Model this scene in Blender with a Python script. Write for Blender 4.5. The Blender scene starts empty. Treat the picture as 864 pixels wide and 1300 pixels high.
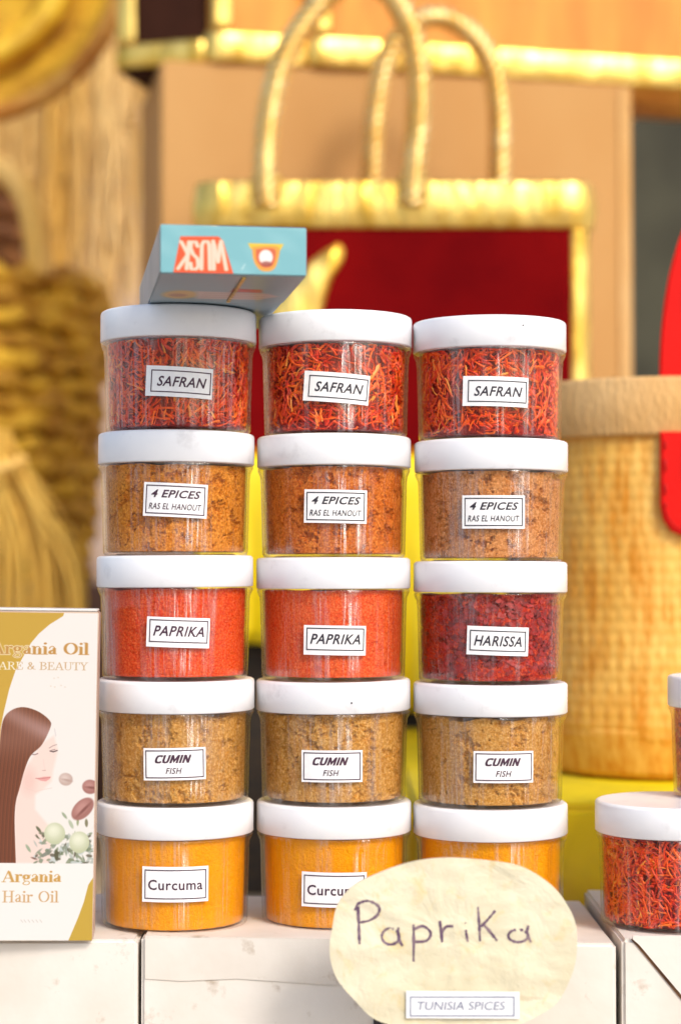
import bpy, bmesh, math, random
import numpy as np
from mathutils import Vector, noise as mnoise
random.seed(7)
rng = np.random.default_rng(7)
sc = bpy.context.scene
COL = sc.collection
R = math.radians

# ------------------------------------------------------------------ camera
F = 2500.0                 # focal length in photo pixels (photo is 864 x 1300)
TILT = math.atan(75 / F)
CZ = 1.06                  # camera height over the ground
cam_d = bpy.data.cameras.new('camera')
cam_d.sensor_fit = 'HORIZONTAL'
cam_d.sensor_width = 36
cam_d.lens = F / 864 * 36
cam_d.clip_start = 0.05
cam_d.clip_end = 200
cam_d.dof.use_dof = True
cam_d.dof.focus_distance = 0.925
cam_d.dof.aperture_fstop = 8.2
cam = bpy.data.objects.new('camera', cam_d)
COL.objects.link(cam)
cam.location = (0, 0, CZ)
cam.rotation_euler = (R(90) + TILT, 0, 0)
sc.camera = cam

def P(px, py, Y):
    """point seen at photo pixel (px, py) at depth Y"""
    u, v = (px - 432) / F, (650 - py) / F
    d = Vector((u, math.cos(TILT) - v * math.sin(TILT), math.sin(TILT) + v * math.cos(TILT)))
    d *= Y / d.y
    return Vector((d.x, Y, d.z + CZ))

# ------------------------------------------------------------------ light
w = bpy.data.worlds.new('World')
sc.world = w
w.use_nodes = True
wn = w.node_tree.nodes
sky = wn.new('ShaderNodeTexSky')
sky.sky_type = 'NISHITA'
sky.sun_disc = False
SUN_AZ, SUN_EL = 146.0, 40.0        # azimuth clockwise from +Y
sky.sun_elevation = R(SUN_EL)
sky.sun_rotation = R(SUN_AZ)
sky.air_density = 1.0
sky.dust_density = 3.0
w.node_tree.links.new(sky.outputs[0], wn['Background'].inputs[0])
wn['Background'].inputs[1].default_value = 0.15
sl = bpy.data.lights.new('sun', 'SUN')
sl.energy = 1.25
sl.angle = R(14)
sl.color = (1.0, 0.95, 0.88)
so = bpy.data.objects.new('sun', sl)
COL.objects.link(so)
so.location = (1.5, -1.5, 3)
sd = Vector((math.sin(R(SUN_AZ)) * math.cos(R(SUN_EL)), math.cos(R(SUN_AZ)) * math.cos(R(SUN_EL)), math.sin(R(SUN_EL))))
so.rotation_euler = (-sd).to_track_quat('-Z', 'Y').to_euler()
vs = sc.view_settings
vs.view_transform = 'Standard'
vs.look = 'None'
vs.gamma = 1.0
vs.use_curve_mapping = False
vs.exposure = .58
sc.cycles.transparent_max_bounces = 32
sc.cycles.max_bounces = 8

# ------------------------------------------------------------------ materials
def lin(r, g, b):
    f = lambda c: (c / 255 / 12.92) if c / 255 <= .04045 else ((c / 255 + .055) / 1.055) ** 2.4
    return (f(r), f(g), f(b), 1)

def new_mat(name):
    m = bpy.data.materials.new(name)
    m.use_nodes = True
    nt = m.node_tree
    return m, nt, nt.nodes['Principled BSDF']

def coords(nt, scale=(1, 1, 1), rand=True):
    N, L = nt.nodes, nt.links
    tc = N.new('ShaderNodeTexCoord')
    mp = N.new('ShaderNodeMapping')
    mp.inputs['Scale'].default_value = scale
    L.new(tc.outputs['Object'], mp.inputs['Vector'])
    if rand:
        oi = N.new('ShaderNodeObjectInfo')
        mu = N.new('ShaderNodeMath'); mu.operation = 'MULTIPLY'; mu.inputs[1].default_value = 7.3
        L.new(oi.outputs['Random'], mu.inputs[0])
        va = N.new('ShaderNodeVectorMath'); va.operation = 'ADD'
        L.new(mp.outputs[0], va.inputs[0]); L.new(mu.outputs[0], va.inputs[1])
        return va.outputs[0]
    return mp.outputs[0]

def ntex(nt, vec, scale, detail=3, rough=.5, dist=0):
    n = nt.nodes.new('ShaderNodeTexNoise')
    n.inputs['Scale'].default_value = scale
    n.inputs['Detail'].default_value = detail
    n.inputs['Roughness'].default_value = rough
    n.inputs['Distortion'].default_value = dist
    nt.links.new(vec, n.inputs['Vector'])
    return n.outputs['Fac']

def ramp(nt, fac, stops):
    r = nt.nodes.new('ShaderNodeValToRGB')
    e = r.color_ramp.elements
    while len(e) < len(stops): e.new(0.5)
    for i, (p, c) in enumerate(stops):
        e[i].position = p; e[i].color = c
    nt.links.new(fac, r.inputs[0])
    return r.outputs[0]

def mixc(nt, fac, a, b, mode='MIX'):
    m = nt.nodes.new('ShaderNodeMix'); m.data_type = 'RGBA'; m.blend_type = mode
    for s, v in ((m.inputs[0], fac), (m.inputs[6], a), (m.inputs[7], b)):
        if hasattr(v, 'is_output'): nt.links.new(v, s)
        else: s.default_value = v
    return m.outputs[2]

def bump(nt, b, h, strength, dist):
    n = nt.nodes.new('ShaderNodeBump')
    n.inputs['Strength'].default_value = strength
    n.inputs['Distance'].default_value = dist
    nt.links.new(h, n.inputs['Height'])
    if b.inputs['Normal'].is_linked:
        nt.links.new(b.inputs['Normal'].links[0].from_socket, n.inputs['Normal'])
    nt.links.new(n.outputs[0], b.inputs['Normal'])

def mat(name, c, rough=.5, metal=0, c2=None, scale=20, stretch=(1, 1, 1), lo=.35, hi=.65, detail=4,
        bs=None, bstr=.3, bd=.001, spec=.5, c3=None, s3=None, t3=(.6, .75)):
    m, nt, b = new_mat(name)
    b.inputs['Roughness'].default_value = rough
    b.inputs['Metallic'].default_value = metal
    b.inputs['Specular IOR Level'].default_value = spec
    b.inputs['Base Color'].default_value = c
    v = coords(nt, stretch)
    if c2:
        out = ramp(nt, ntex(nt, v, scale, detail), [(lo, c), (hi, c2)])
        if c3:
            f = ramp(nt, ntex(nt, v, s3, 5, .6), [(t3[0], (0, 0, 0, 1)), (t3[1], (1, 1, 1, 1))])
            out = mixc(nt, f, out, c3)
        nt.links.new(out, b.inputs['Base Color'])
    if bs: bump(nt, b, ntex(nt, v, bs, 4), bstr, bd)
    return m

MT = {}
MT['lid'] = mat('white_plastic', (.79, .80, .83, 1), .32, c2=(.83, .84, .86, 1), scale=60, c3=(.62, .62, .64, 1), s3=70, t3=(.60, .80), bs=350, bstr=.06, bd=.0004)
MT['paper'] = mat('label_paper', (.84, .84, .83, 1), .6, c2=(.78, .78, .79, 1), scale=300)
MT['ink'] = mat('dark_ink', lin(52, 26, 48), .5, c2=lin(70, 36, 60), scale=900)
MT['ink_black'] = mat('black_ink', lin(30, 26, 38), .5, c2=lin(52, 46, 58), scale=900)
MT['speck'] = mat('speck', lin(60, 55, 60), .8, c2=lin(40, 38, 40))
MT['white_card'] = mat('white_card', (.70, .655, .59, 1), .62, c2=(.63, .575, .50, 1), scale=28, lo=.4, hi=.72, bs=45, bstr=.3, bd=.002,
                       c3=(.36, .27, .18, 1), s3=70, t3=(.62, .8))
MT['card_edge'] = mat('card_edge', lin(120, 85, 55), .9, c2=lin(85, 55, 35), scale=120)
MT['yellow'] = mat('yellow_cloth', (.92, .70, .003, 1), .42, c2=(.86, .62, .003, 1), scale=9, bs=14, bstr=.5, bd=.01)
MT['dark'] = mat('dark_wood', lin(34, 26, 18), .7, c2=lin(52, 38, 22), scale=30, stretch=(1, 1, 6), bs=60)
MT['gold'] = mat('gold_foil_trim', (.90, .64, .17, 1), .30, .8, c2=(.68, .40, .05, 1), scale=60, lo=.42, hi=.66, stretch=(1, 1, .35), bs=90, bstr=.6, bd=.005)
MT['gold_pale'] = mat('pale_gold_braid', (.95, .78, .40, 1), .27, .8, c2=(.85, .60, .20, 1), scale=50, bs=120, bstr=.4, bd=.003)
MT['gold_dark'] = mat('gold_braid', (.80, .54, .13, 1), .36, .7, c2=(.50, .30, .05, 1), scale=60, bs=160, bstr=.8, bd=.003)
MT['red'] = mat('red_velvet', lin(116, 7, 9), .95, spec=.05, c2=lin(98, 4, 8), scale=14, bs=500, bstr=.3, bd=.0006)
MT['redleather'] = mat('red_leather', lin(226, 16, 4), .5, spec=.15, c2=lin(206, 10, 3), scale=25, bs=300, bstr=.25, bd=.0006)
MT['redthread'] = mat('red_thread', lin(190, 14, 8), .7, c2=lin(176, 10, 6))
MT['kraft'] = mat('kraft_cardboard', lin(190, 144, 84), .8, c2=lin(180, 130, 68), scale=5, stretch=(1, 1, .7), bs=200, bstr=.15)
MT['burlap'] = mat('burlap_band', lin(214, 174, 116), .85, c2=lin(204, 156, 92), scale=30, stretch=(1, 1, .3), bs=420, bstr=.8, bd=.002)
MT['straw'] = mat('woven_straw', lin(226, 172, 78), .6, c2=lin(205, 142, 44), scale=26, stretch=(1, 1, .25), bs=260, bstr=.5, bd=.002)
MT['straw_o'] = mat('orange_straw', lin(222, 150, 50), .6, c2=lin(198, 122, 30), scale=40, stretch=(1, 1, .15), bs=200, bstr=.5, bd=.002)
MT['seagrass'] = mat('seagrass', lin(240, 190, 48), .7, c2=lin(160, 102, 10), scale=17, lo=.38, hi=.68, bs=110, bstr=1, bd=.006)
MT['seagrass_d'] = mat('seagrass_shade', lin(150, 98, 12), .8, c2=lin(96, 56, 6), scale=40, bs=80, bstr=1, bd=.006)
MT['raffia'] = mat('raffia', lin(242, 210, 146), .65, c2=lin(228, 180, 84), scale=16, stretch=(1, 1, .1))
MT['brown_coil'] = mat('brown_coil', lin(128, 78, 20), .8, c2=lin(90, 50, 10), scale=40, bs=80)
MT['sheaf'] = mat('sheaf_straw', lin(234, 194, 92), .65, c2=lin(206, 152, 40), scale=16, stretch=(1, 1, .1))
MT['rim'] = mat('tan_rim', lin(216, 162, 72), .6, c2=lin(186, 118, 28), scale=30)
MT['rim_y'] = mat('yellow_rim', lin(240, 198, 56), .5, c2=lin(196, 140, 14), scale=24)
MT['plaster'] = mat('beige_plaster', lin(232, 208, 184), .9, c2=lin(214, 188, 170), scale=3, bs=30)
MT['dark_cloth'] = mat('dark_green_cloth', lin(70, 70, 56), .9, c2=lin(48, 48, 38), scale=8)
MT['brown_panel'] = mat('dark_brown_panel', lin(44, 24, 16), .9, spec=.1, c2=lin(58, 32, 22), scale=12)
MT['wood'] = mat('stake_wood', lin(190, 150, 100), .7, c2=lin(160, 120, 76), scale=50)
MT['ground'] = mat('paving', (.46, .44, .41, 1), .85, c2=(.40, .38, .35, 1), scale=3, bs=40)
MT['table'] = mat('table_board', lin(180, 160, 130), .7, c2=lin(150, 128, 98), scale=12, stretch=(1, 8, 1))

# clear jar plastic: thin clear wall, reflecting more at grazing angles
def clear_plastic():
    m, nt, b = new_mat('clear_plastic')
    N, L = nt.nodes, nt.links
    N.remove(b)
    lw = N.new('ShaderNodeLayerWeight'); lw.inputs[0].default_value = .5
    pw = N.new('ShaderNodeMath'); pw.operation = 'POWER'; pw.inputs[1].default_value = 4.0
    L.new(lw.outputs['Facing'], pw.inputs[0])
    ma = N.new('ShaderNodeMath'); ma.operation = 'MULTIPLY_ADD'; ma.inputs[1].default_value = .80; ma.inputs[2].default_value = .022
    L.new(pw.outputs[0], ma.inputs[0])
    # flow lines of the moulded wall, all running upwards
    v = coords(nt, (1, 1, .02))
    h = ntex(nt, v, 430, 3, .6)
    bp = N.new('ShaderNodeBump'); bp.inputs['Strength'].default_value = .9; bp.inputs['Distance'].default_value = .0007
    L.new(h, bp.inputs['Height'])
    g = N.new('ShaderNodeBsdfAnisotropic'); g.distribution = 'GGX'
    g.inputs['Roughness'].default_value = .05
    L.new(bp.outputs[0], g.inputs['Normal'])
    tg = N.new('ShaderNodeTangent'); tg.direction_type = 'RADIAL'; tg.axis = 'Z'
    # random vertical tilt of the normal draws highlights out upwards
    wnz = N.new('ShaderNodeTexWhiteNoise'); wnz.noise_dimensions = '3D'
    sc3 = N.new('ShaderNodeVectorMath'); sc3.operation = 'SCALE'; sc3.inputs['Scale'].default_value = 90000
    L.new(v, sc3.inputs[0]); 
    tc2 = N.new('ShaderNodeTexCoord'); L.new(tc2.outputs['Object'], sc3.inputs[0]); L.new(sc3.outputs[0], wnz.inputs['Vector'])
    m1 = N.new('ShaderNodeMath'); m1.operation = 'SUBTRACT'; m1.inputs[1].default_value = .5; L.new(wnz.outputs['Value'], m1.inputs[0])
    m2 = N.new('ShaderNodeMath'); m2.operation = 'MULTIPLY'; m2.inputs[1].default_value = 1.0; L.new(m1.outputs[0], m2.inputs[0])
    cb = N.new('ShaderNodeCombineXYZ'); L.new(m2.outputs[0], cb.inputs[2])
    ad = N.new('ShaderNodeVectorMath'); ad.operation = 'ADD'; L.new(bp.outputs[0], ad.inputs[0]); L.new(cb.outputs[0], ad.inputs[1])
    nm = N.new('ShaderNodeVectorMath'); nm.operation = 'NORMALIZE'; L.new(ad.outputs[0], nm.inputs[0])
    g2 = N.new('ShaderNodeBsdfAnisotropic'); g2.distribution = 'GGX'
    g2.inputs['Roughness'].default_value = .2
    L.new(nm.outputs[0], g2.inputs['Normal'])
    # upright sheen mask painted in to imitate reflected streaks on the wall
    band = ramp(nt, ntex(nt, v, 95, 2, .5), [(.50, (0, 0, 0, 1)), (.60, (1, 1, 1, 1))])
    lines = ramp(nt, ntex(nt, v, 620, 3, .7), [(.42, (0, 0, 0, 1)), (.60, (1, 1, 1, 1))])
    mk = N.new('ShaderNodeMath'); mk.operation = 'MULTIPLY'; L.new(band, mk.inputs[0]); L.new(lines, mk.inputs[1])
    gm = N.new('ShaderNodeMixShader'); L.new(mk.outputs[0], gm.inputs[0])
    L.new(g.outputs[0], gm.inputs[1]); L.new(g2.outputs[0], gm.inputs[2])
    fa = N.new('ShaderNodeMath'); fa.operation = 'MULTIPLY_ADD'; fa.inputs[1].default_value = .21
    L.new(mk.outputs[0], fa.inputs[0]); L.new(ma.outputs[0], fa.inputs[2])
    t = N.new('ShaderNodeBsdfTransparent'); t.inputs[0].default_value = (.975, .965, .955, 1)
    mx = N.new('ShaderNodeMixShader')
    L.new(fa.outputs[0], mx.inputs[0]); L.new(t.outputs[0], mx.inputs[1]); L.new(gm.outputs[0], mx.inputs[2])
    L.new(mx.outputs[0], N['Material Output'].inputs[0])
    return m
MT['clear'] = clear_plastic()

def powder(name, a, b_, c, dark, grain=800, dk=.5, rough=.9):
    m, nt, b = new_mat(name)
    v = coords(nt)
    big = ramp(nt, ntex(nt, v, 130, 5, .65), [(.36, a), (.64, b_)])
    fine = ramp(nt, ntex(nt, v, grain, 3, .75), [(.46, (0, 0, 0, 1)), (.62, (1, 1, 1, 1))])
    col = mixc(nt, fine, big, c)
    fleck = ramp(nt, ntex(nt, v, grain * .62, 4, .75), [(.34, (dk, dk, dk, 1)), (.46, (0, 0, 0, 1))])
    col = mixc(nt, fleck, col, dark)
    nt.links.new(col, b.inputs['Base Color'])
    b.inputs['Roughness'].default_value = rough
    b.inputs['Specular IOR Level'].default_value = .15
    bump(nt, b, ntex(nt, v, 700, 4, .75), 1, .0012)
    return m
MT['ras'] = powder('ras_el_hanout_powder', lin(208, 118, 20), lin(216, 136, 38), lin(244, 166, 66), lin(128, 58, 8), dk=.9)
MT['ras2'] = powder('ras_el_hanout_powder_red', lin(200, 92, 14), lin(212, 112, 30), lin(240, 146, 60), lin(116, 42, 8), dk=.85)
MT['ras3'] = powder('ras_el_hanout_powder_pale', lin(200, 120, 50), lin(210, 142, 80), lin(238, 172, 110), lin(130, 66, 22), dk=.85)
MT['paprika'] = powder('paprika_powder', lin(226, 56, 4), lin(232, 76, 16), lin(246, 116, 56), lin(176, 24, 2), 1100, .5)
MT['paprika2'] = powder('paprika_powder_pale', lin(232, 70, 14), lin(236, 88, 26), lin(248, 128, 68), lin(180, 34, 8), 1100, .5)
MT['cumin'] = powder('cumin_powder', lin(196, 132, 42), lin(206, 150, 68), lin(232, 184, 108), lin(140, 86, 20), dk=.55)
MT['curcuma'] = powder('turmeric_powder', lin(252, 166, 0), lin(250, 158, 0), lin(255, 178, 8), lin(236, 134, 0), 1300, .3)
MT['harissa'] = powder('chilli_powder', lin(150, 18, 6), lin(196, 44, 16), lin(222, 84, 44), lin(84, 6, 4), 600, .8)
MT['chilli_flake'] = mat('chilli_flake', lin(176, 26, 10), .45, c2=lin(110, 10, 6), scale=300)
MT['saffron_core'] = mat('saffron_mass', lin(184, 32, 5), .8, c2=lin(124, 12, 3), scale=300, bs=500)

def strand_mat():
    m, nt, b = new_mat('saffron_threads')
    a = nt.nodes.new('ShaderNodeAttribute'); a.attribute_name = 'tint'
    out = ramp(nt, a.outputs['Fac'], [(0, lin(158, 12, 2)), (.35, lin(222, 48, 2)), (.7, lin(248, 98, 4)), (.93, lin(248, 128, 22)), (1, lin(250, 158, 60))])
    nt.links.new(out, b.inputs['Base Color'])
    b.inputs['Roughness'].default_value = .5
    return m
MT['saffron'] = strand_mat()

# ------------------------------------------------------------------ object helpers
def tag(o, label=None, cat=None, group=None, kind=None):
    if label: o['label'] = label
    if cat: o['category'] = cat
    if group: o['group'] = group
    if kind: o['kind'] = kind
    return o

def thing(name, label, cat, loc=(0, 0, 0), rz=0, group=None):
    o = bpy.data.objects.new(name, None)
    COL.objects.link(o)
    o.location = loc
    o.rotation_euler = (0, 0, rz)
    o.empty_display_size = .02
    return tag(o, label, cat, group)

def mesh_obj(name, verts, faces, m, parent=None, smooth=False, loc=None):
    me = bpy.data.meshes.new(name)
    me.from_pydata([tuple(v) for v in verts], [], faces)
    me.validate()
    if smooth: me.polygons.foreach_set('use_smooth', [True] * len(me.polygons))
    o = bpy.data.objects.new(name, me)
    COL.objects.link(o)
    if m: me.materials.append(m)
    if parent: o.parent = parent
    if loc is not None: o.location = loc
    return o

def finish(bm, name, m, parent=None, smooth=False, loc=None):
    bmesh.ops.recalc_face_normals(bm, faces=bm.faces)
    me = bpy.data.meshes.new(name)
    bm.to_mesh(me); bm.free()
    if smooth: me.polygons.foreach_set('use_smooth', [True] * len(me.polygons))
    o = bpy.data.objects.new(name, me)
    COL.objects.link(o)
    if m: me.materials.append(m)
    if parent: o.parent = parent
    if loc is not None: o.location = loc
    return o

def lathe(name, prof, m, parent, seg=96, smooth=True, close=False):
    vs_, fs = [], []
    n = len(prof)
    for i in range(seg):
        a = 2 * math.pi * i / seg
        for r, z in prof: vs_.append((r * math.sin(a), -r * math.cos(a), z))
    for i in range(seg):
        j = (i + 1) % seg
        for k in range(n - 1 + (1 if close else 0)):
            k2 = (k + 1) % n
            fs.append((i * n + k, j * n + k, j * n + k2, i * n + k2))
    bm = bmesh.new()
    V = [bm.verts.new(v) for v in vs_]
    for f in fs:
        try: bm.faces.new([V[q] for q in f])
        except ValueError: pass
    bmesh.ops.remove_doubles(bm, verts=bm.verts, dist=1e-6)
    bmesh.ops.dissolve_degenerate(bm, edges=bm.edges, dist=1e-7)
    o = finish(bm, name, m, parent, smooth)
    return o

def box_bm(x0, x1, y0, y1, z0, z1, bev=.001, seg=2, jit=0):
    bm = bmesh.new()
    bmesh.ops.create_cube(bm, size=1)
    for v in bm.verts:
        v.co = Vector((x0 if v.co.x < 0 else x1, y0 if v.co.y < 0 else y1, z0 if v.co.z < 0 else z1))
    if jit:
        for v in bm.verts: v.co += Vector((random.uniform(-jit, jit), random.uniform(-jit, jit), random.uniform(-jit, jit)))
    if bev: bmesh.ops.bevel(bm, geom=bm.edges[:], offset=bev, segments=seg, affect='EDGES')
    return bm

def tube(name, pts, rad, m, parent=None, sides=8, closed=False, flat=None):
    pts = [Vector(p) for p in pts]
    n = len(pts)
    rs = rad if isinstance(rad, (list, tuple)) else [rad] * n
    vs_, fs = [], []
    up = Vector((0, 0, 1))
    prev = None
    for i, p in enumerate(pts):
        t = (pts[(i + 1) % n] - pts[i - 1]) if closed else (pts[min(i + 1, n - 1)] - pts[max(i - 1, 0)])
        t.normalize()
        if prev is None:
            a = t.orthogonal().normalized()
        else:
            a = (prev - t * prev.dot(t)).normalized()
        prev = a
        b = t.cross(a)
        for k in range(sides):
            an = 2 * math.pi * k / sides
            vs_.append(p + (a * math.cos(an) + b * math.sin(an)) * rs[i])
    for i in range(n if closed else n - 1):
        j = (i + 1) % n
        for k in range(sides):
            k2 = (k + 1) % sides
            fs.append((i * sides + k, i * sides + k2, j * sides + k2, j * sides + k))
    if not closed:
        fs.append(tuple(reversed(range(sides)))); fs.append(tuple(range((n - 1) * sides, n * sides)))
    return mesh_obj(name, vs_, fs, m, parent, smooth=True)

def catmull(pts, n=8, closed=False):
    pts = [Vector(p) for p in pts]
    out = []
    N = len(pts)
    for i in range(N if closed else N - 1):
        p0, p1, p2, p3 = (pts[(i - 1) % N], pts[i], pts[(i + 1) % N], pts[(i + 2) % N]) if closed else \
            (pts[max(i - 1, 0)], pts[i], pts[i + 1], pts[min(i + 2, N - 1)])
        for k in range(n):
            t = k / n
            out.append(.5 * ((2 * p1) + (p2 - p0) * t + (2 * p0 - 5 * p1 + 4 * p2 - p3) * t * t + (3 * p1 - p0 - 3 * p2 + p3) * t ** 3))
    if not closed: out.append(pts[-1])
    return out

_tc = {}
def text_geo(s, shear=0., weight=0., res=3):
    k = (s, shear, weight)
    if k in _tc: return _tc[k]
    c = bpy.data.curves.new('t', 'FONT')
    c.body = s; c.size = 1; c.shear = shear; c.offset = weight; c.resolution_u = res
    c.fill_mode = 'FRONT'; c.space_character = 1.08 if weight > .004 else 1.0
    o = bpy.data.objects.new('t', c)
    COL.objects.link(o)
    dg = bpy.context.evaluated_depsgraph_get()
    me = o.evaluated_get(dg).to_mesh()
    V = np.array([v.co[:2] for v in me.vertices])
    Fc = [tuple(p.vertices) for p in me.polygons]
    o.evaluated_get(dg).to_mesh_clear()
    bpy.data.objects.remove(o); bpy.data.curves.remove(c)
    lo, hi = V.min(0), V.max(0)
    V = (V - (lo + hi) / 2) / (hi - lo)
    _tc[k] = (V, Fc)
    return _tc[k]

# ------------------------------------------------------------------ spice jars
RL = .03764            # lid radius
HB, HL = .0438, .0150  # body, lid
HJ = HB + HL
def r_out(z): return .0349 + .0010 * min(max(z, 0), .040) / .040

BODY_PROF = [(0, .0009), (.028, .0009), (.0300, 0), (.0332, 0), (.0343, .0004), (r_out(.0016), .0016)] + \
            [(r_out(z), z) for z in (.006, .012, .018, .024, .030, .0365)] + \
            [(.0361, .0395), (.0371, .0417), (.0374, .0424), (.0374, .0431), (.0368, .0437), (.0350, .0437)]
INNER_PROF = [(0, .0015), (.0324, .0015), (.0335, .0026)] + [(r_out(z) - .0013, z) for z in (.006, .015, .025, .0365)] + [(.0346, .0395), (.0347, .0434)]
LID_PROF = [(0, HB), (RL - .0006, HB), (RL, HB + .0005), (RL, HJ - .0016), (RL - .0003, HJ - .0007), (RL - .0011, HJ - .00015), (RL - .002, HJ), (RL - .0034, HJ - .0003), (0, HJ - .0003)]

JM = {}
def jar_meshes():
    p = bpy.data.objects.new('tmp', None); COL.objects.link(p)
    a = lathe('body', BODY_PROF, MT['clear'], p, 128)
    b = lathe('inner_wall', INNER_PROF, MT['clear'], p, 128)
    c = lathe('lid', LID_PROF, MT['lid'], p, 128)
    JM['body'], JM['inner_wall'], JM['lid'] = a.data, b.data, c.data
    for o in (a, b, c): bpy.data.objects.remove(o)
    bpy.data.objects.remove(p)
jar_meshes()

def inst(name, me, parent):
    o = bpy.data.objects.new(name, me); COL.objects.link(o); o.parent = parent
    return o

def contents(parent, kind, seed):
    """compacted powder: wall-pressed areas, cracks, uneven top"""
    m = {'ras': 'ras', 'ras2': 'ras2', 'ras3': 'ras3', 'paprika': 'paprika', 'paprika2': 'paprika2', 'cumin': 'cumin', 'curcuma': 'curcuma', 'harissa': 'harissa'}[kind]
    deep = {'ras': .0026, 'ras2': .0025, 'ras3': .0026, 'paprika': .0006, 'paprika2': .0006, 'cumin': .0019, 'curcuma': .00025, 'harissa': .0026}[kind]
    nv = 92
    top = .0432
    ANG = list(np.linspace(-1.85, 1.85, 300)) + list(np.linspace(1.85, 2 * math.pi - 1.85, 42))[1:-1]
    nu = len(ANG)
    V, Fc = [], []
    off = Vector((seed * 3.7, seed * 1.3, seed * 5.1))
    for j in range(nv + 1):
        z0 = .0018 + (top - .0018) * j / nv
        for i in range(nu):
            a = ANG[i]
            rr = r_out(z0) - .0022
            p = Vector((math.sin(a) * rr, -math.cos(a) * rr, z0))
            n1 = mnoise.noise(p * 150 + off)
            n2 = mnoise.noise(p * 430 + off)
            n3 = mnoise.noise(p * 48 - off)
            n4 = mnoise.noise(p * 1100 + off)
            q = n1 + .5 * n2 + .32 * n4 + .45 * n3 - .22
            cav = min(1, max(0, q / .16))
            d = deep * (.62 * cav * cav * (3 - 2 * cav) + .45 * max(0, q) + .16 * max(0, n4) + .05 * n2)
            d = max(0, d)
            z = z0
            if j > nv * .8:
                z -= (j / nv - .8) / .2 * (.0022 * max(0, mnoise.noise(Vector((p.x, p.y, 0)) * 55 + off)) * (1 if kind != 'curcuma' else .5)) * (1.6 if kind == 'cumin' else 1)
            V.append((math.sin(a) * (rr - d), -math.cos(a) * (rr - d), z))
    for j in range(nv):
        for i in range(nu):
            i2 = (i + 1) % nu
            Fc.append((j * nu + i, j * nu + i2, (j + 1) * nu + i2, (j + 1) * nu + i))
    nb = len(V)
    V.append((0, 0, .0018)); V.append((0, 0, .0405))
    for i in range(nu):
        i2 = (i + 1) % nu
        Fc.append((i2, i, nb)); Fc.append((nv * nu + i, nv * nu + i2, nb + 1))
    o = mesh_obj('powder', V, Fc, MT[m], parent, smooth=True)
    tag(o, kind='stuff')
    if kind == 'harissa':
        flakes(parent, seed)
    return o

def flakes(parent, seed):
    rg = random.Random(seed)
    V, Fc = [], []
    for _ in range(1300):
        a = rg.uniform(-1.7, 1.7); z = rg.uniform(.005, .040); rr = r_out(z) - rg.uniform(.0016, .0026)
        c = Vector((math.sin(a) * rr, -math.cos(a) * rr, z))
        nrm = Vector((math.sin(a), -math.cos(a), 0))
        t = Vector((math.cos(a), math.sin(a), 0)); u = Vector((0, 0, 1))
        s = rg.uniform(.0006, .0020) * (1.4 if rg.random() < .12 else 1)
        k = rg.randint(4, 6); ph = rg.random() * 6
        tilt = rg.uniform(-.5, .5), rg.uniform(-.5, .5)
        b = len(V)
        ring = []
        for q in range(k):
            an = ph + 2 * math.pi * q / k
            l = s * rg.uniform(.6, 1.2)
            x, y = math.cos(an) * l, math.sin(an) * l * .75
            ring.append(c + t * x + u * y + nrm * (x * tilt[0] + y * tilt[1]) * .5)
        for p in ring:
            q = p; rad = math.hypot(q.x, q.y); lim = r_out(q.z) - .00145
            if rad > lim: q = Vector((q.x * lim / rad, q.y * lim / rad, q.z))
            V.append(q)
        for p in ring: V.append(p - nrm * .0004)
        Fc.append(tuple(range(b, b + k))); Fc.append(tuple(reversed(range(b + k, b + 2 * k))))
        for q in range(k):
            q2 = (q + 1) % k
            Fc.append((b + q, b + k + q, b + k + q2, b + q2))
    tag(mesh_obj('chilli_flakes', V, Fc, MT['chilli_flake'], parent), kind='stuff')

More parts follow.
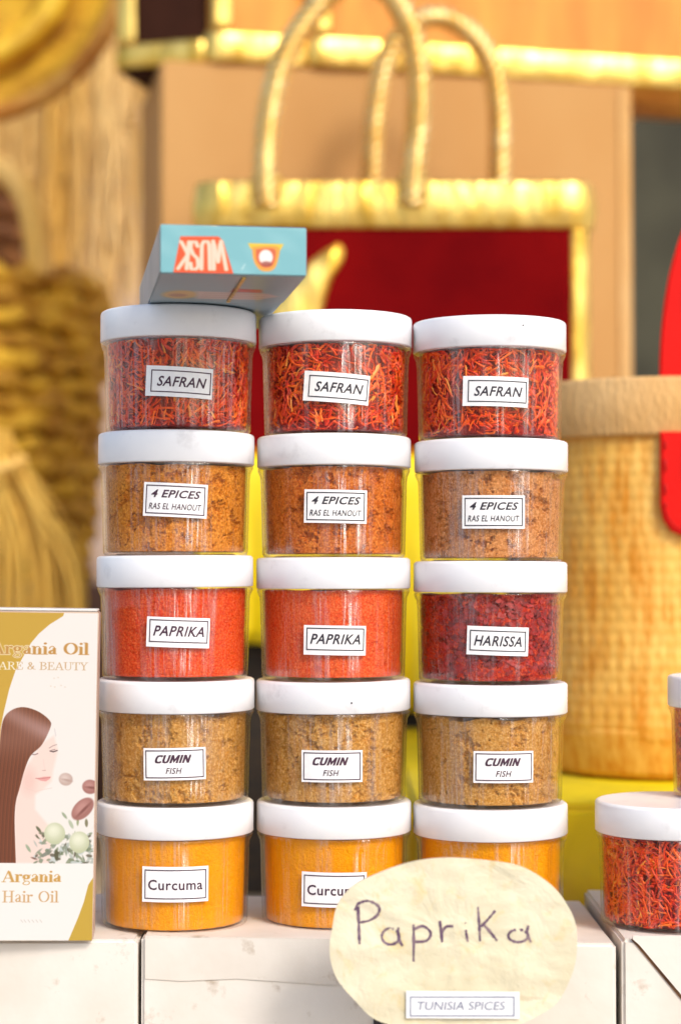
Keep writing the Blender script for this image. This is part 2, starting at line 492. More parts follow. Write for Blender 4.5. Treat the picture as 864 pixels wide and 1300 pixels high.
def saffron(parent, seed, n=1250):
    rg = random.Random(seed)
    core = lathe('saffron_mass', [(0, .0018), (.0300, .0018), (.0308, .004), (.0308, .041), (.0300, .0428), (0, .0428)], MT['saffron_core'], parent, 48)
    tag(core, kind='stuff')
    V, Fc, T = [], [], []
    for _ in range(n):
        a = rg.uniform(-math.pi, math.pi) if rg.random() < .2 else rg.uniform(-1.75, 1.75)
        z = rg.uniform(.0025, .0425)
        depth = rg.random() ** 1.3 * .0028
        L = rg.uniform(.004, .0105)
        w0 = rg.uniform(.00028, .00062) * (1.6 if rg.random() < .14 else 1)
        an = rg.uniform(0, math.pi * 2)
        # clumps share a direction
        an = .55 * an + .45 * (3 * math.sin(a * 5 + seed) + 2.4 * math.sin(z * 260 + a * 3))
        cv = rg.uniform(-.8, .8)
        x = a * .033; y = z
        pts = []
        for s in range(6):
            pts.append((x, y, depth + .0005 * math.sin(s * 1.3 + an)))
            x += math.cos(an) * L / 5; y += math.sin(an) * L / 5
            an += cv / 5
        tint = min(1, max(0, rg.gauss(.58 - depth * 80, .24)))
        b = len(V)
        for s, (x, y, dp) in enumerate(pts):
            y = min(max(y, .0022), .0428)
            lim = r_out(y) - .0017
            rr = min(lim, lim - max(0, dp))
            aa = x / .033
            ww = w0 * (1.0, 1.0, .9, .85, 1.25, .5)[s]
            dx = math.cos(an - cv / 5 * (5 - s)) if False else 1
            if s < 5: ddx, ddy = pts[s + 1][0] - pts[s][0], pts[s + 1][1] - pts[s][1]
            l = math.hypot(ddx, ddy) + 1e-9
            nx, ny = -ddy / l, ddx / l
            for (ox, oy, od) in ((nx * ww, ny * ww, 0), (-nx * ww, -ny * ww, 0), (0, 0, ww * 1.4)):
                A = aa + ox / .033
                r2 = min(lim, rr + od - ww * .6)
                V.append((math.sin(A) * r2, -math.cos(A) * r2, min(max(y + oy, .0019), .0430)))
                T.append(tint)
        for s in range(5):
            c = b + s * 3
            for k in range(3):
                k2 = (k + 1) % 3
                Fc.append((c + k, c + k2, c + 3 + k2, c + 3 + k))
    me = bpy.data.meshes.new('saffron_threads')
    me.from_pydata(V, [], Fc)
    at = me.attributes.new('tint', 'FLOAT', 'POINT')
    at.data.foreach_set('value', T)
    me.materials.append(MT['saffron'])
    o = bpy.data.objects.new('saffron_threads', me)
    COL.objects.link(o); o.parent = parent
    tag(o, kind='stuff')

mm = .001
# text lines: (string, width, height, x, y, shear, weight)   label: (w, h, border w, border h, border dx, dy)
LAB = {
    'safran': ((32.2, 14.2, 28.9, 10.4, .9, 0), [('SAFRAN', 23.6, 4.8, .4, 0, .28, .018)]),
    'epices': ((30.6, 15.8, 28.4, 13.4, 0, 0), [('4 EPICES', 23.6, 3.7, .2, 2.8, .30, .024), ('RAS EL HANOUT', 25.0, 2.9, 0, -3.1, .22, .011)]),
    'paprika': ((30.2, 14.0, 28.0, 10.6, .2, .5), [('PAPRIKA', 24.2, 4.8, 0, .1, .30, .020)]),
    'harissa': ((30.2, 13.6, 27.4, 9.8, 0, 0), [('HARISSA', 23.2, 5.0, 0, 0, .26, .018)]),
    'cumin': ((29.6, 15.0, 27.8, 13.0, 0, 0), [('CUMIN', 17.3, 3.8, -.6, 2.4, .30, .0041), ('FISH', 7.6, 2.9, -.4, -3.1, .26, .011)]),
    'curcuma': ((31.6, 16.4, 29.4, 13.6, 0, 0), [('Curcuma', 25.8, 4.8, 0, -.2, 0, .015)]),
}
def stroke_word(shear):
    # heavy block letters C U M I N from mitred strokes
    h = .115
    W = [(.78, [[(.70, .80), (.58, .90), (.40, .93), (.22, .86), (.13, .68), (.12, .5), (.13, .32), (.22, .14), (.40, .07), (.58, .10), (.70, .22)]]),
         (.82, [[(.13, 1), (.13, .36), (.20, .14), (.38, .07), (.56, .14), (.63, .36), (.63, 1)]]),
         (.98, [[(.13, 0), (.13, 1)], [(.15, .96), (.45, .16), (.75, .96)], [(.77, 1), (.77, 0)]]),
         (.32, [[(.12, 0), (.12, 1)]]),
         (.82, [[(.13, 0), (.13, 1)], [(.14, .94), (.63, .06)], [(.64, 1), (.64, 0)]])]
    V, Fc, x0, lay = [], [], 0, 0
    for wd, st in W:
        for pts in st:
            b = len(V)
            pts = [Vector((p[0], p[1], 0)) for p in pts]
            for i, p in enumerate(pts):
                d0 = (p - pts[i - 1]).normalized() if i else (pts[1] - p).normalized()
                d1 = (pts[i + 1] - p).normalized() if i < len(pts) - 1 else d0
                n_ = Vector((-(d0 + d1).y, (d0 + d1).x, 0)).normalized()
                k = h / max(.35, n_.dot(Vector((-d0.y, d0.x, 0))))
                for s_ in (1, -1):
                    q = p + n_ * k * s_
                    q.y = min(1, max(0, q.y))
                    V.append((x0 + q.x + shear * q.y, q.y))
            for i in range(len(pts) - 1): Fc.append((b + 2 * i, b + 2 * i + 1, b + 2 * i + 3, b + 2 * i + 2))
        x0 += wd
    V = np.array(V)
    lo, hi = V.min(0), V.max(0)
    return (V - (lo + hi) / 2) / (hi - lo), Fc
def add_label(parent, kind, th0, z0, tilt, ink):
    (lw_, lh, bw, bh, bx, by), lines = LAB[kind]
    ct, st = math.cos(tilt), math.sin(tilt)
    def wrap(u, v, off):
        u2, v2 = u * ct + v * st, -u * st + v * ct
        z = z0 + v2
        r = r_out(z) + off
        a = th0 + u2 / r
        return (math.sin(a) * r, -math.cos(a) * r, z)
    n, k = 22, 5
    rgx = random.Random(hash(kind) % 97 + int(th0 * 1000))
    V = [wrap((i / n - .5) * lw_ * mm, (j / k - .5) * lh * mm, .00018 + (.00025 if (i in (0, n) and rgx.random() < .6) else 0)) for j in range(k + 1) for i in range(n + 1)]
    Fc = [(j * (n + 1) + i, j * (n + 1) + i + 1, (j + 1) * (n + 1) + i + 1, (j + 1) * (n + 1) + i) for j in range(k) for i in range(n)]
    nb = len(V)
    V += [wrap((i / n - .5) * lw_ * mm, (j / k - .5) * lh * mm, .00006) for j in range(k + 1) for i in range(n + 1)]
    Fc += [tuple(nb + q for q in reversed(f)) for f in Fc]
    # close the sticker's edges
    ring = [i for i in range(n + 1)] + [j * (n + 1) + n for j in range(1, k + 1)] + [k * (n + 1) + i for i in range(n - 1, -1, -1)] + [j * (n + 1) for j in range(k - 1, 0, -1)]
    for q in range(len(ring)):
        a, b = ring[q], ring[(q + 1) % len(ring)]
        Fc.append((a, nb + a, nb + b, b))
    lab = mesh_obj('label', V, Fc, MT['paper'], parent, smooth=False)
    # printed border
    V, Fc = [], []
    t = .50
    def strip(x0, x1, y0, y1, nn):
        b = len(V)
        for i in range(nn + 1):
            x = x0 + (x1 - x0) * i / nn
            V.append(wrap(x * mm, y0 * mm, .00034)); V.append(wrap(x * mm, y1 * mm, .00034))
        for i in range(nn): Fc.append((b + 2 * i, b + 2 * i + 2, b + 2 * i + 3, b + 2 * i + 1))
    x0, x1, y0, y1 = bx - bw / 2, bx + bw / 2, by - bh / 2, by + bh / 2
    strip(x0, x1, y1 - t, y1, 24); strip(x0, x1, y0, y0 + t, 24)
    strip(x0, x0 + t, y0 + t, y1 - t, 1); strip(x1 - t, x1, y0 + t, y1 - t, 1)
    mesh_obj('printed_border', V, Fc, MT[ink], lab)
    V, Fc = [], []
    for (s, tw, thh, cx, cy, sh, wt) in lines:
        tv, tf = text_geo(s, sh, wt) if s != 'CUMIN' else stroke_word(sh)
        b = len(V)
        for x, y in tv: V.append(wrap((bx + cx + x * tw) * mm, (by + cy + y * thh) * mm, .00034))
        Fc += [tuple(b + q for q in f) for f in tf]
    mesh_obj('lettering', V, Fc, MT[ink], lab)

ORD = ['left', 'middle', 'right']
cols_ = [  # depth, base z, row centre pixels from the top row down
    (.953, -.1690, [226, 223, 223, 224, 223]),
    (.966, -.1702, [426, 423.5, 423, 423.5, 423.5]),
    (.969, -.1718, [621.5, 623, 621.5, 621, 621.5])]
rows = [
    ('saffron', [('safran', 228, 485, 3, 'ink'), ('safran', 427, 492, 4.5, 'ink_black'), ('safran', 629, 497, 1.6, 'ink_black')]),
    ('ras', [('epices', 223, 635, 2.6, 'ink'), ('epices', 426, 643, 1.0, 'ink_black'), ('epices', 626, 650, .2, 'ink_black')]),
    ('paprika', [('paprika', 227, 803, 2, 'ink'), ('paprika', 425, 813, 1, 'ink_black'), ('harissa', 632, 814, 2, 'ink_black')]),
    ('cumin', [('cumin', 222, 970, -.8, 'ink'), ('cumin', 421, 973, 0, 'ink'), ('cumin', 640, 974, .4, 'ink')]),
    ('curcuma', [('curcuma', 223, 1123, .3, 'ink'), ('curcuma', 424, 1130, .8, 'ink'), None])]
WORDS = {
    'saffron': 'clear jar of red saffron threads labelled SAFRAN, top of %s stack',
    'ras': 'clear jar of brown powder labelled 4 EPICES, second from top in %s stack',
    'paprika': 'clear jar of orange-red paprika powder labelled PAPRIKA, third from top in %s stack',
    'cumin': 'clear jar of light brown powder labelled CUMIN FISH, fourth from top in %s stack',
    'curcuma': 'clear jar of bright yellow-orange turmeric, bottom of the %s stack'}
EXTRA = {('saffron', 0): 'clear saffron jar labelled SAFRAN directly under the teal carton, top of left stack',
         ('paprika', 2): 'clear jar of dark red chilli flakes labelled HARISSA, only one of its kind',
         ('curcuma', 0): 'clear jar of yellow-orange turmeric labelled Curcuma, bottom of left stack beside tall carton',
         ('curcuma', 1): 'clear turmeric jar at bottom of middle stack, Curcuma label cut off by oval sign',
         ('curcuma', 2): 'clear turmeric jar at bottom of right stack, mostly hidden behind the oval sign'}
seed = 1
for c, (D, bz, cx) in enumerate(cols_):
    for r in range(5):
        kind, labs = rows[r]
        x = (cx[r] - 432) / F * D
        z = CZ + bz + (4 - r) * HJ * (1.002 if c == 1 else 1)
        lab = EXTRA.get((kind, c), WORDS[kind] % ORD[c])
        j = thing('spice_jar', lab, 'jar', (x, D + random.uniform(-.0008, .0008), z), 0, 'stacked spice jars')
        inst('body', JM['body'], j); inst('inner_wall', JM['inner_wall'], j); lidp = inst('lid', JM['lid'], j)
        lidp.rotation_euler = (random.uniform(-.004, .004), random.uniform(-.006, .006), random.random() * 6)
        seed += 1
        if kind == 'saffron': saffron(j, seed * 11)
        else:
            kk = kind
            if r == 2 and c == 2: kk = 'harissa'
            if r == 1 and c: kk = 'ras2' if c == 1 else 'ras3'
            if r == 2 and c == 1: kk = 'paprika2'
            contents(j, kk, seed)
        L = labs[c]
        if L:
            Df = D - .034
            p = P(L[1], L[2], Df)
            th = math.asin(max(-.9, min(.9, (p.x - x) / .036)))
            add_label(j, L[0], th, p.z - z, R(L[3]), L[4])
        if (r, c) in ((0, 2), (3, 1)):
            px_, py_ = ((664, 412), (446, 893))[c == 1]
            p = P(px_, py_, D - RL)
            a = math.asin((p.x - x) / RL)
            bm = bmesh.new()
            bmesh.ops.create_icosphere(bm, subdivisions=1, radius=.00055)
            finish(bm, 'speck', MT['speck'], j, True, (math.sin(a) * RL, -math.cos(a) * RL, p.z - z))

for (px_, py_, D, lab) in ((853, 0, .953, 'clear jar of orange-red saffron threads standing alone on right white box'),
                           (944, 0, .972, 'clear saffron jar perched on another jar at right edge, only its side showing')):
    x = (px_ - 432) / F * D
    z = CZ - .1690 + (HJ if px_ > 900 else 0)
    j = thing('spice_jar', lab, 'jar', (x, D, z), 0, 'saffron jars at the right edge')
    inst('body', JM['body'], j); inst('inner_wall', JM['inner_wall'], j); inst('lid', JM['lid'], j)
    seed += 1
    saffron(j, seed * 11, 1900)

# ------------------------------------------------------------------ ground, table, walls
tag(mesh_obj('ground', [(-60, -60, 0), (60, -60, 0), (60, 60, 0), (-60, 60, 0)], [(0, 1, 2, 3)], MT['ground']), kind='structure')
TZ = CZ - .262
t = thing('stall_table', 'pale board table carrying the white boxes, below the frame', 'table', (0, 1.6, 0))
finish(box_bm(-1.0, 1.1, -.76, .85, TZ - .03, TZ, .002), 'table_top', MT['table'], t)
for sx in (-.93, 1.03):
    for sy in (-.7, .78):
        finish(box_bm(sx - .03, sx + .03, sy - .03, sy + .03, 0, TZ - .0305, .002), 'leg', MT['table'], t)
tag(finish(box_bm(-2.2, 2.6, 2.75, 2.85, 0, 2.6, 0), 'back_wall', MT['plaster']), kind='structure')

# white cardboard boxes under the jars
def white_box(label, x0, x1, y0, y1, ztop, tilt=(0, 0, 0), h=.090):
    t = thing('white_box', label, 'box', ((x0 + x1) / 2, (y0 + y1) / 2, TZ), tilt[2], 'white cardboard boxes under the jars')
    hw, hd = (x1 - x0) / 2, (y1 - y0) / 2
    H = ztop - TZ
    bm = box_bm(-hw, hw, -hd, hd, 0, H, 0)
    # raise/lower the top corners so the tops lie a little uneven
    for v in bm.verts:
        if v.co.z > .01: v.co.z += tilt[0] * v.co.y + tilt[1] * v.co.x
    bmesh.ops.bevel(bm, geom=bm.edges[:], offset=.0016, segments=3, affect='EDGES')
    finish(bm, 'carton', MT['white_card'], t)
    return t, hw, hd, H
XG = (178.5 - 432) / F * .909
b1, hw, hd, H = white_box('white cardboard box under the tall hair oil carton, left of the front gap', -.262, XG - .0008, .9075, 1.037, CZ - .1690)
b2, hw, hd, H = white_box('long white cardboard box in the middle under the three jar stacks', XG + .0008, .1264, .909, 1.037, CZ - .1702, (-.012, -.016, 0))
# lid flap closing over the front, its lower edge a loose line
def flap(parent, pts, thick, name='flap', m='white_card'):
    bm = bmesh.new()
    f = bm.faces.new([bm.verts.new(p) for p in pts])
    r = bmesh.ops.extrude_face_region(bm, geom=[f])
    bmesh.ops.translate(bm, verts=[e for e in r['geom'] if isinstance(e, bmesh.types.BMVert)], vec=(0, thick, 0))
    return finish(bm, name, MT[m], parent)
def loc_of(parent, px, py, Y): return P(px, py, Y) - Vector(parent.location)
pts = [loc_of(b2, *q, .9084) for q in [(184, 1191), (184, 1243), (230, 1246), (300, 1243), (360, 1247), (420, 1251), (470, 1250), (472, 1193)]]
flap(b2, pts, .0008)
pts = [loc_of(b2, px_, py_, .9079) for px_, py_ in [(474, 1293), (492, 1294), (492, 1330), (474, 1330)]]
flap(b2, pts, .0006, 'printed_stamp', 'speck')
b3, hw, hd, H = white_box('white cardboard box at right edge with a diagonal slit in its front', (787 - 432) / F * .909, .30, .909, 1.05, CZ - .1690, (0, 0, -.0))
pts = [loc_of(b3, px_, py_, .9076) for px_, py_ in [(803, 1193), (811, 1200), (864, 1263), (960, 1370), (1000, 1370), (1000, 1188.5), (803, 1188.5)]]
flap(b3, pts, .0011)
pts = [loc_of(b3, px_, py_, .9085) for px_, py_ in [(801, 1194), (809, 1203), (862, 1267), (958, 1375), (961, 1371), (865, 1262), (812, 1199), (803, 1192)]]
flap(b3, pts, .0012, 'slit_edge', 'card_edge')

# ------------------------------------------------------------------ painted carton fronts (print only)
class Canvas:
    def __init__(s, w, h, ox, oy, sc_, bg):
        s.w, s.h, s.ox, s.oy, s.sc = w, h, ox, oy, sc_
        s.a = np.empty((h, w, 3)); s.a[:] = np.array(bg) / 255
        s.X, s.Y = np.meshgrid((np.arange(w) + .5) / sc_ + ox, (np.arange(h) + .5) / sc_ + oy)
    def blend(s, mask, col):
        col = np.asarray(col, float)
        if col.max() > 1.01: col = col / 255
        s.a += (col - s.a) * mask[..., None]
    def sdf_poly(s, pts):
        X, Y = s.X, s.Y
        d = np.full(X.shape, 1e9); ins = np.zeros(X.shape, bool)
        n = len(pts)
        for i in range(n):
            (x0, y0), (x1, y1) = pts[i][:2], pts[(i + 1) % n][:2]
            ex, ey = x1 - x0, y1 - y0
            t = np.clip(((X - x0) * ex + (Y - y0) * ey) / (ex * ex + ey * ey + 1e-12), 0, 1)
            d = np.minimum(d, (X - x0 - t * ex) ** 2 + (Y - y0 - t * ey) ** 2)
            if y0 != y1:
                c = ((y0 > Y) != (y1 > Y)) & (X < ex * (Y - y0) / ey + x0)
                ins ^= c
        d = np.sqrt(d)
        return np.where(ins, -d, d)
    def poly(s, pts, col, soft=.25, alpha=1):
        m = np.clip(.5 - s.sdf_poly(pts) / (2 * soft), 0, 1) * alpha
        s.blend(m, col); return m
    def ell(s, cx, cy, rx, ry, col, rot=0, soft=.25, alpha=1):
        c, n = math.cos(rot), math.sin(rot)
        x = (s.X - cx) * c + (s.Y - cy) * n; y = -(s.X - cx) * n + (s.Y - cy) * c
        d = (np.sqrt((x / rx) ** 2 + (y / ry) ** 2) - 1) * min(rx, ry)
        m = np.clip(.5 - d / (2 * soft), 0, 1) * alpha
        s.blend(m, col); return m
    def path(s, pts, a, b, col, soft=.2, alpha=1):
        xs = [p[0] for p in pts]; ys = [p[1] for p in pts]
        i0 = max(0, int((min(ys) - b - 1 - s.oy) * s.sc)); i1 = min(s.h, int((max(ys) + b + 1 - s.oy) * s.sc) + 1)
        j0 = max(0, int((min(xs) - a - 1 - s.ox) * s.sc)); j1 = min(s.w, int((max(xs) + a + 1 - s.ox) * s.sc) + 1)
        if i1 <= i0 or j1 <= j0: return
        X, Y = s.X[i0:i1, j0:j1] / a, s.Y[i0:i1, j0:j1] / b
        d = np.full(X.shape, 1e9)
        for p, q in zip(pts[:-1], pts[1:]):
            x0, y0, x1, y1 = p[0] / a, p[1] / b, q[0] / a, q[1] / b
            ex, ey = x1 - x0, y1 - y0
            t = np.clip(((X - x0) * ex + (Y - y0) * ey) / (ex * ex + ey * ey + 1e-12), 0, 1)
            d = np.minimum(d, np.hypot(X - x0 - t * ex, Y - y0 - t * ey))
        m = np.clip(.5 - (d - 1) * min(a, b) / (2 * soft), 0, 1) * alpha
        sub = s.a[i0:i1, j0:j1]
        sub += (np.asarray(col, float) / 255 - sub) * m[..., None]
    def image(s, name):
        im = bpy.data.images.new(name, s.w, s.h)
        px = np.ones((s.h, s.w, 4), np.float32)
        px[..., :3] = np.clip(s.a[::-1], 0, 1)
        im.pixels.foreach_set(px.ravel())
        im.update(); im.pack()
        return im

def arc(cx, cy, rx, ry, a0, a1, n=14):
    return [(cx + rx * math.cos(R(a0 + (a1 - a0) * i / n)), cy + ry * math.sin(R(a0 + (a1 - a0) * i / n))) for i in range(n + 1)]
def sp(*p): return [tuple(v[:2]) for v in catmull([(a, b, 0) for a, b in p], 6)]
# a roman alphabet of our own: T thick pen, H hairline pen; baseline 0, capitals 1 high
G = {
    'O': (.86, [('T', arc(.43, .5, .32, .45, 0, 360, 28))]),
    'C': (.78, [('T', arc(.44, .5, .33, .45, 42, 318, 22)), ('H', [(.70, .98), (.70, .70)]), ('H', [(.70, .05), (.72, .3)])]),
    'A': (.84, [('H', [(.10, .03), (.42, .98)]), ('T', [(.44, .92), (.70, .06)]), ('H', [(.20, .34), (.58, .34)]), ('H', [(0, .02), (.24, .02)]), ('H', [(.52, .02), (.86, .02)])]),
    'B': (.74, [('T', [(.17, .05), (.17, .95)]), ('H', [(.02, .98), (.4, .98)]), ('H', [(.02, .02), (.42, .02)]), ('H', [(.17, .53), (.4, .53)]), ('T', sp((.40, .96), (.54, .88), (.56, .74), (.50, .60), (.38, .54))), ('T', sp((.40, .52), (.58, .42), (.62, .26), (.54, .10), (.40, .04)))]),
    'E': (.70, [('T', [(.17, .05), (.17, .95)]), ('H', [(.02, .98), (.58, .98), (.60, .76)]), ('H', [(.02, .02), (.60, .02), (.65, .28)]), ('H', [(.17, .52), (.44, .52)]), ('H', [(.44, .66), (.44, .38)])]),
    'U': (.82, [('T', [(.17, .95), (.17, .3)]), ('H', [(.02, .98), (.32, .98)]), ('H', sp((.17, .35), (.20, .12), (.42, .02), (.62, .12), (.66, .35))), ('H', [(.66, .3), (.66, .98)]), ('H', [(.54, .98), (.80, .98)])]),
    'T': (.72, [('T', [(.36, .05), (.36, .95)]), ('H', [(.04, .74), (.06, .98), (.66, .98), (.68, .74)]), ('H', [(.2, .02), (.52, .02)])]),
    'Y': (.76, [('T', [(.14, .95), (.38, .48)]), ('H', [(.38, .48), (.64, .97)]), ('T', [(.38, .46), (.38, .05)]), ('H', [(.0, .98), (.3, .98)]), ('H', [(.52, .98), (.76, .98)]), ('H', [(.22, .02), (.54, .02)])]),
    'R': (.80, [('T', [(.17, .05), (.17, .95)]), ('H', [(.02, .98), (.4, .98)]), ('H', [(.02, .02), (.32, .02)]), ('H', [(.17, .50), (.4, .50)]), ('T', sp((.40, .96), (.55, .88), (.57, .74), (.50, .58), (.38, .52))), ('T', [(.40, .48), (.66, .06)]), ('H', [(.6, .02), (.8, .02)])]),
    'H': (.86, [('T', [(.18, .05), (.18, .95)]), ('T', [(.66, .05), (.66, .95)]), ('H', [(.18, .5), (.66, .5)])] + [('H', [(a, b), (a + .32, b)]) for a in (.02, .50) for b in (.02, .98)]),
    '&': (.86, [('T', sp((.62, .50), (.52, .22), (.34, .05), (.14, .12), (.12, .30), (.28, .50), (.44, .72), (.36, .94), (.22, .88), (.22, .70), (.40, .40), (.62, .12), (.78, .06)))]),
    'a': (.52, [('T', [(.36, .52), (.36, .10)]), ('H', sp((.09, .50), (.14, .62), (.26, .67), (.35, .60), (.36, .5))), ('T', sp((.34, .38), (.16, .30), (.11, .16), (.18, .05), (.34, .12))), ('H', [(.36, .05), (.49, .05)])]),
    'g': (.55, [('T', arc(.25, .45, .15, .18, 0, 360, 20)), ('H', sp((.16, .28), (.10, .18), (.20, .10), (.38, .07), (.46, -.06), (.38, -.20), (.20, -.23), (.06, -.15), (.10, -.02), (.20, .06))), ('H', [(.38, .58), (.53, .62)])]),
    'i': (.30, [('T', [(.15, .05), (.15, .62)]), ('H', [(.02, .65), (.16, .65)]), ('H', [(.02, .02), (.29, .02)]), ('D', [(.15, .90), (.151, .90)])]),
    'l': (.30, [('T', [(.15, .05), (.15, .95)]), ('H', [(.02, .98), (.16, .98)]), ('H', [(.02, .02), (.29, .02)])]),
    'n': (.60, [('T', [(.14, .05), (.14, .62)]), ('H', [(.01, .65), (.14, .65)]), ('H', sp((.16, .5), (.28, .64), (.40, .62), (.44, .5))), ('T', [(.44, .5), (.44, .05)]), ('H', [(.01, .02), (.28, .02)]), ('H', [(.32, .02), (.58, .02)])]),
    'r': (.46, [('T', [(.14, .05), (.14, .62)]), ('H', [(.01, .65), (.14, .65)]), ('H', sp((.16, .48), (.26, .63), (.36, .64))), ('D', [(.37, .60), (.371, .6)]), ('H', [(.01, .02), (.30, .02)])]),
    ' ': (.34, [])}
def serif(cv, s, xr, yb, cap, width, col, thick=.075, hair=.028, x_left=None):
    tot = sum(G[c][0] for c in s)
    k = width / tot
    x = (xr - width) if x_left is None else x_left
    for c in s:
        wd, st = G[c]
        for pen, pts in st:
            q = [(x + p[0] * k, yb - p[1] * cap) for p in pts]
            if pen == 'T': cv.path(q, thick * k, hair * cap, col)
            elif pen == 'H': cv.path(q, hair * k * 1.1, hair * cap, col)
            else: cv.path(q, .09 * k, .085 * cap, col)
        x += wd * k

def oil_print():
    cv = Canvas(155 * 4, 414 * 4, -31, 775, 4, (236, 232, 227))
    gold = (198, 160, 58)
    z7 = lambda L: [(x / 6.646, 770 + y / 6.646) for x, y in L]
    z8 = lambda L: [(x / 5.908, 880 + y / 5.908) for x, y in L]
    sw = [(-40, 770)] + z7([(545, 20), (530, 60), (420, 130), (330, 210), (265, 290), (205, 400), (140, 520), (90, 680), (50, 864)]) + [(4, 920), (1, 970), (-2, 1010), (-40, 1060)]
    m = cv.poly(sw, gold)
    cv.blend(m * np.clip((cv.Y - 800) / 300, 0, 1) * .25, (226, 186, 84))
    cv.poly([(118, 1119), (113, 1140), (106, 1160), (93, 1192), (130, 1192), (130, 1100)], (200, 166, 62))
    # portrait: pale face and neck, long brown hair
    cv.poly(z8([(330, 360), (420, 300), (450, 400), (440, 470), (420, 560), (410, 640), (350, 700), (290, 740), (290, 850), (420, 1000), (420, 1250), (150, 1250), (140, 800), (200, 560)]), (240, 216, 206), soft=2.0, alpha=1)
    cv.ell(*z8([(240, 640)])[0], 9, 16, (230, 190, 180), soft=5, alpha=.6)
    hair = [tuple(v[:2]) for v in catmull([(x, y, 0) for x, y in z8([(2, 1250), (6, 900), (10, 600), (20, 330), (42, 180), (100, 112), (190, 88), (300, 120), (385, 185), (392, 240), (330, 370), (250, 450), (205, 560), (170, 700), (145, 800), (140, 950), (155, 1250)])], 6)]
    m = np.clip(.5 - cv.sdf_poly(hair) / .8, 0, 1) * (cv.Y < 1091.5)
    base = np.array((108, 58, 34.)) / 255
    st = sum(np.sin((cv.X + .06 * (cv.Y - 900) + 1.2 * np.sin(cv.Y / 31)) * f + p) * a for f, p, a in ((1.3, .3, .3), (2.7, 1.9, .3), (4.9, 4., .25), (8.3, 1, .15)))
    st = st + .5 * np.sin(cv.X * 17 + 3 * np.sin(cv.Y / 60)) * np.sin(cv.Y / 14 + cv.X * 2)
    colr = base[None, None] * (1.05 + .26 * st[..., None])
    hl = np.exp(-((cv.Y - (905 + (cv.X - 20) * .5)) / 13) ** 2) * .55 + np.exp(-((cv.Y - 935) / 22) ** 2) * .25
    colr += (np.array((186, 150, 146)) / 255 - colr) * np.clip(hl, 0, 1)[..., None]
    cv.a += (colr - cv.a) * m[..., None]
    E = lambda pts, a, b, c, al=1: cv.path(z8(pts), a, b, c, soft=.35, alpha=al)
    E([(388, 392), (412, 376), (440, 366)], .7, .5, (150, 128, 124), .7)
    E([(394, 414), (418, 420), (446, 410)], .8, .75, (74, 56, 58), .9)
    E([(404, 408), (430, 402)], .5, .5, (120, 96, 96), .7)
    E([(262, 440), (282, 442), (302, 434)], .6, .6, (110, 84, 82), .8)
    E([(345, 480), (352, 530), (360, 556)], .5, .8, (226, 200, 194), .6)
    E([(340, 560), (362, 560)], .5, .4, (176, 140, 134), .8)
    cv.poly(z8([(288, 618), (330, 612), (352, 606), (402, 604), (396, 622), (366, 642), (326, 636)]), (226, 158, 154), soft=.5, alpha=.9)
    E([(290, 619), (350, 618), (400, 610)], .4, .35, (178, 104, 104), .8)
    E([(210, 690), (290, 716), (360, 700), (410, 690)], 1, .6, (224, 200, 190), .5)
    E([(424, 250), (434, 300)], .6, 1, (196, 186, 190), .5)
    # argan nuts, leaves and green fruit
    rg = random.Random(3)
    for i in range(240):
        x, y = rg.uniform(290, 720), rg.uniform(1030, 1252)
        if rg.random() > (y - 900) / 350 * (.5 + (x - 200) / 700): continue
        c = rg.choice([(108, 122, 96), (140, 150, 132), (176, 184, 176), (92, 84, 68), (206, 214, 214), (128, 140, 110)])
        (cx, cy), = z8([(x, y)])
        cv.ell(cx, cy, rg.uniform(2.2, 5.4), rg.uniform(1.0, 2.2), c, rg.uniform(-1.5, 1.5), .5, .8)
    for x, y, a, b, r_, c in ((510, 895, 5, 1.7, .9, (150, 164, 134)), (320, 1000, 5, 1.8, .9, (92, 98, 70)), (345, 1030, 4, 1.6, .2, (120, 120, 96)), (245, 1140, 5.6, 1.9, 1.0, (150, 168, 140)),
                              (560, 960, 6, 2.2, 1.1, (176, 186, 160)), (610, 940, 5, 1.6, 1.6, (150, 160, 120)), (675, 950, 5, 2, 1.5, (120, 116, 84)), (590, 1050, 6, 2, -.8, (140, 150, 128)), (455, 1190, 7, 2.6, 1.5, (86, 84, 58)), (290, 1215, 4, 1.2, .3, (120, 90, 80)), (380, 1180, 8, 2.4, -.5, (126, 132, 118))):
        cv.ell(*z8([(x, y)])[0], a, b, c, r_, .5, .9)
    for x, y in ((440, 1030), (625, 1095)):
        (cx, cy), = z8([(x, y)])
        cv.ell(cx, cy, 13.2 if x < 500 else 12.6, 13.6, (196, 202, 168), 0, .5)
        cv.ell(cx - 1, cy - 2.5, 10, 9.6, (220, 224, 198), 0, 4, .9)
        cv.ell(cx - 2, cy - 4.5, 5.5, 5, (236, 238, 216), 0, 4, .8)
    for x, y, a, b, r_ in ((515, 625, 8.8, 8, .2), (698, 680, 10, 9, .1), (645, 845, 17, 10.5, -.8)):
        (cx, cy), = z8([(x, y)])
        lite = x < 600
        cv.ell(cx, cy, a, b, (196, 172, 162) if lite else (164, 112, 104), r_, .8)
        cv.ell(cx - 1.5, cy - 1.5, a * .6, b * .55, (222, 204, 196) if lite else (196, 146, 138), r_, 3, .85)
        cv.ell(cx + 1.5, cy + 1, a * .62, b * .16, (170, 140, 128) if lite else (112, 58, 52), r_, 1, .7)
    # white band under the picture
    cv.blend((cv.Y > 1092).astype(float) * (1 - np.clip(.5 - cv.sdf_poly([(118, 1119), (113, 1140), (106, 1160), (93, 1192), (130, 1192), (130, 1100)]) / .5, 0, 1)), (240, 238, 234))
    # lettering
    tan, tan2, whit = (190, 140, 66), (196, 160, 112), (242, 238, 226)
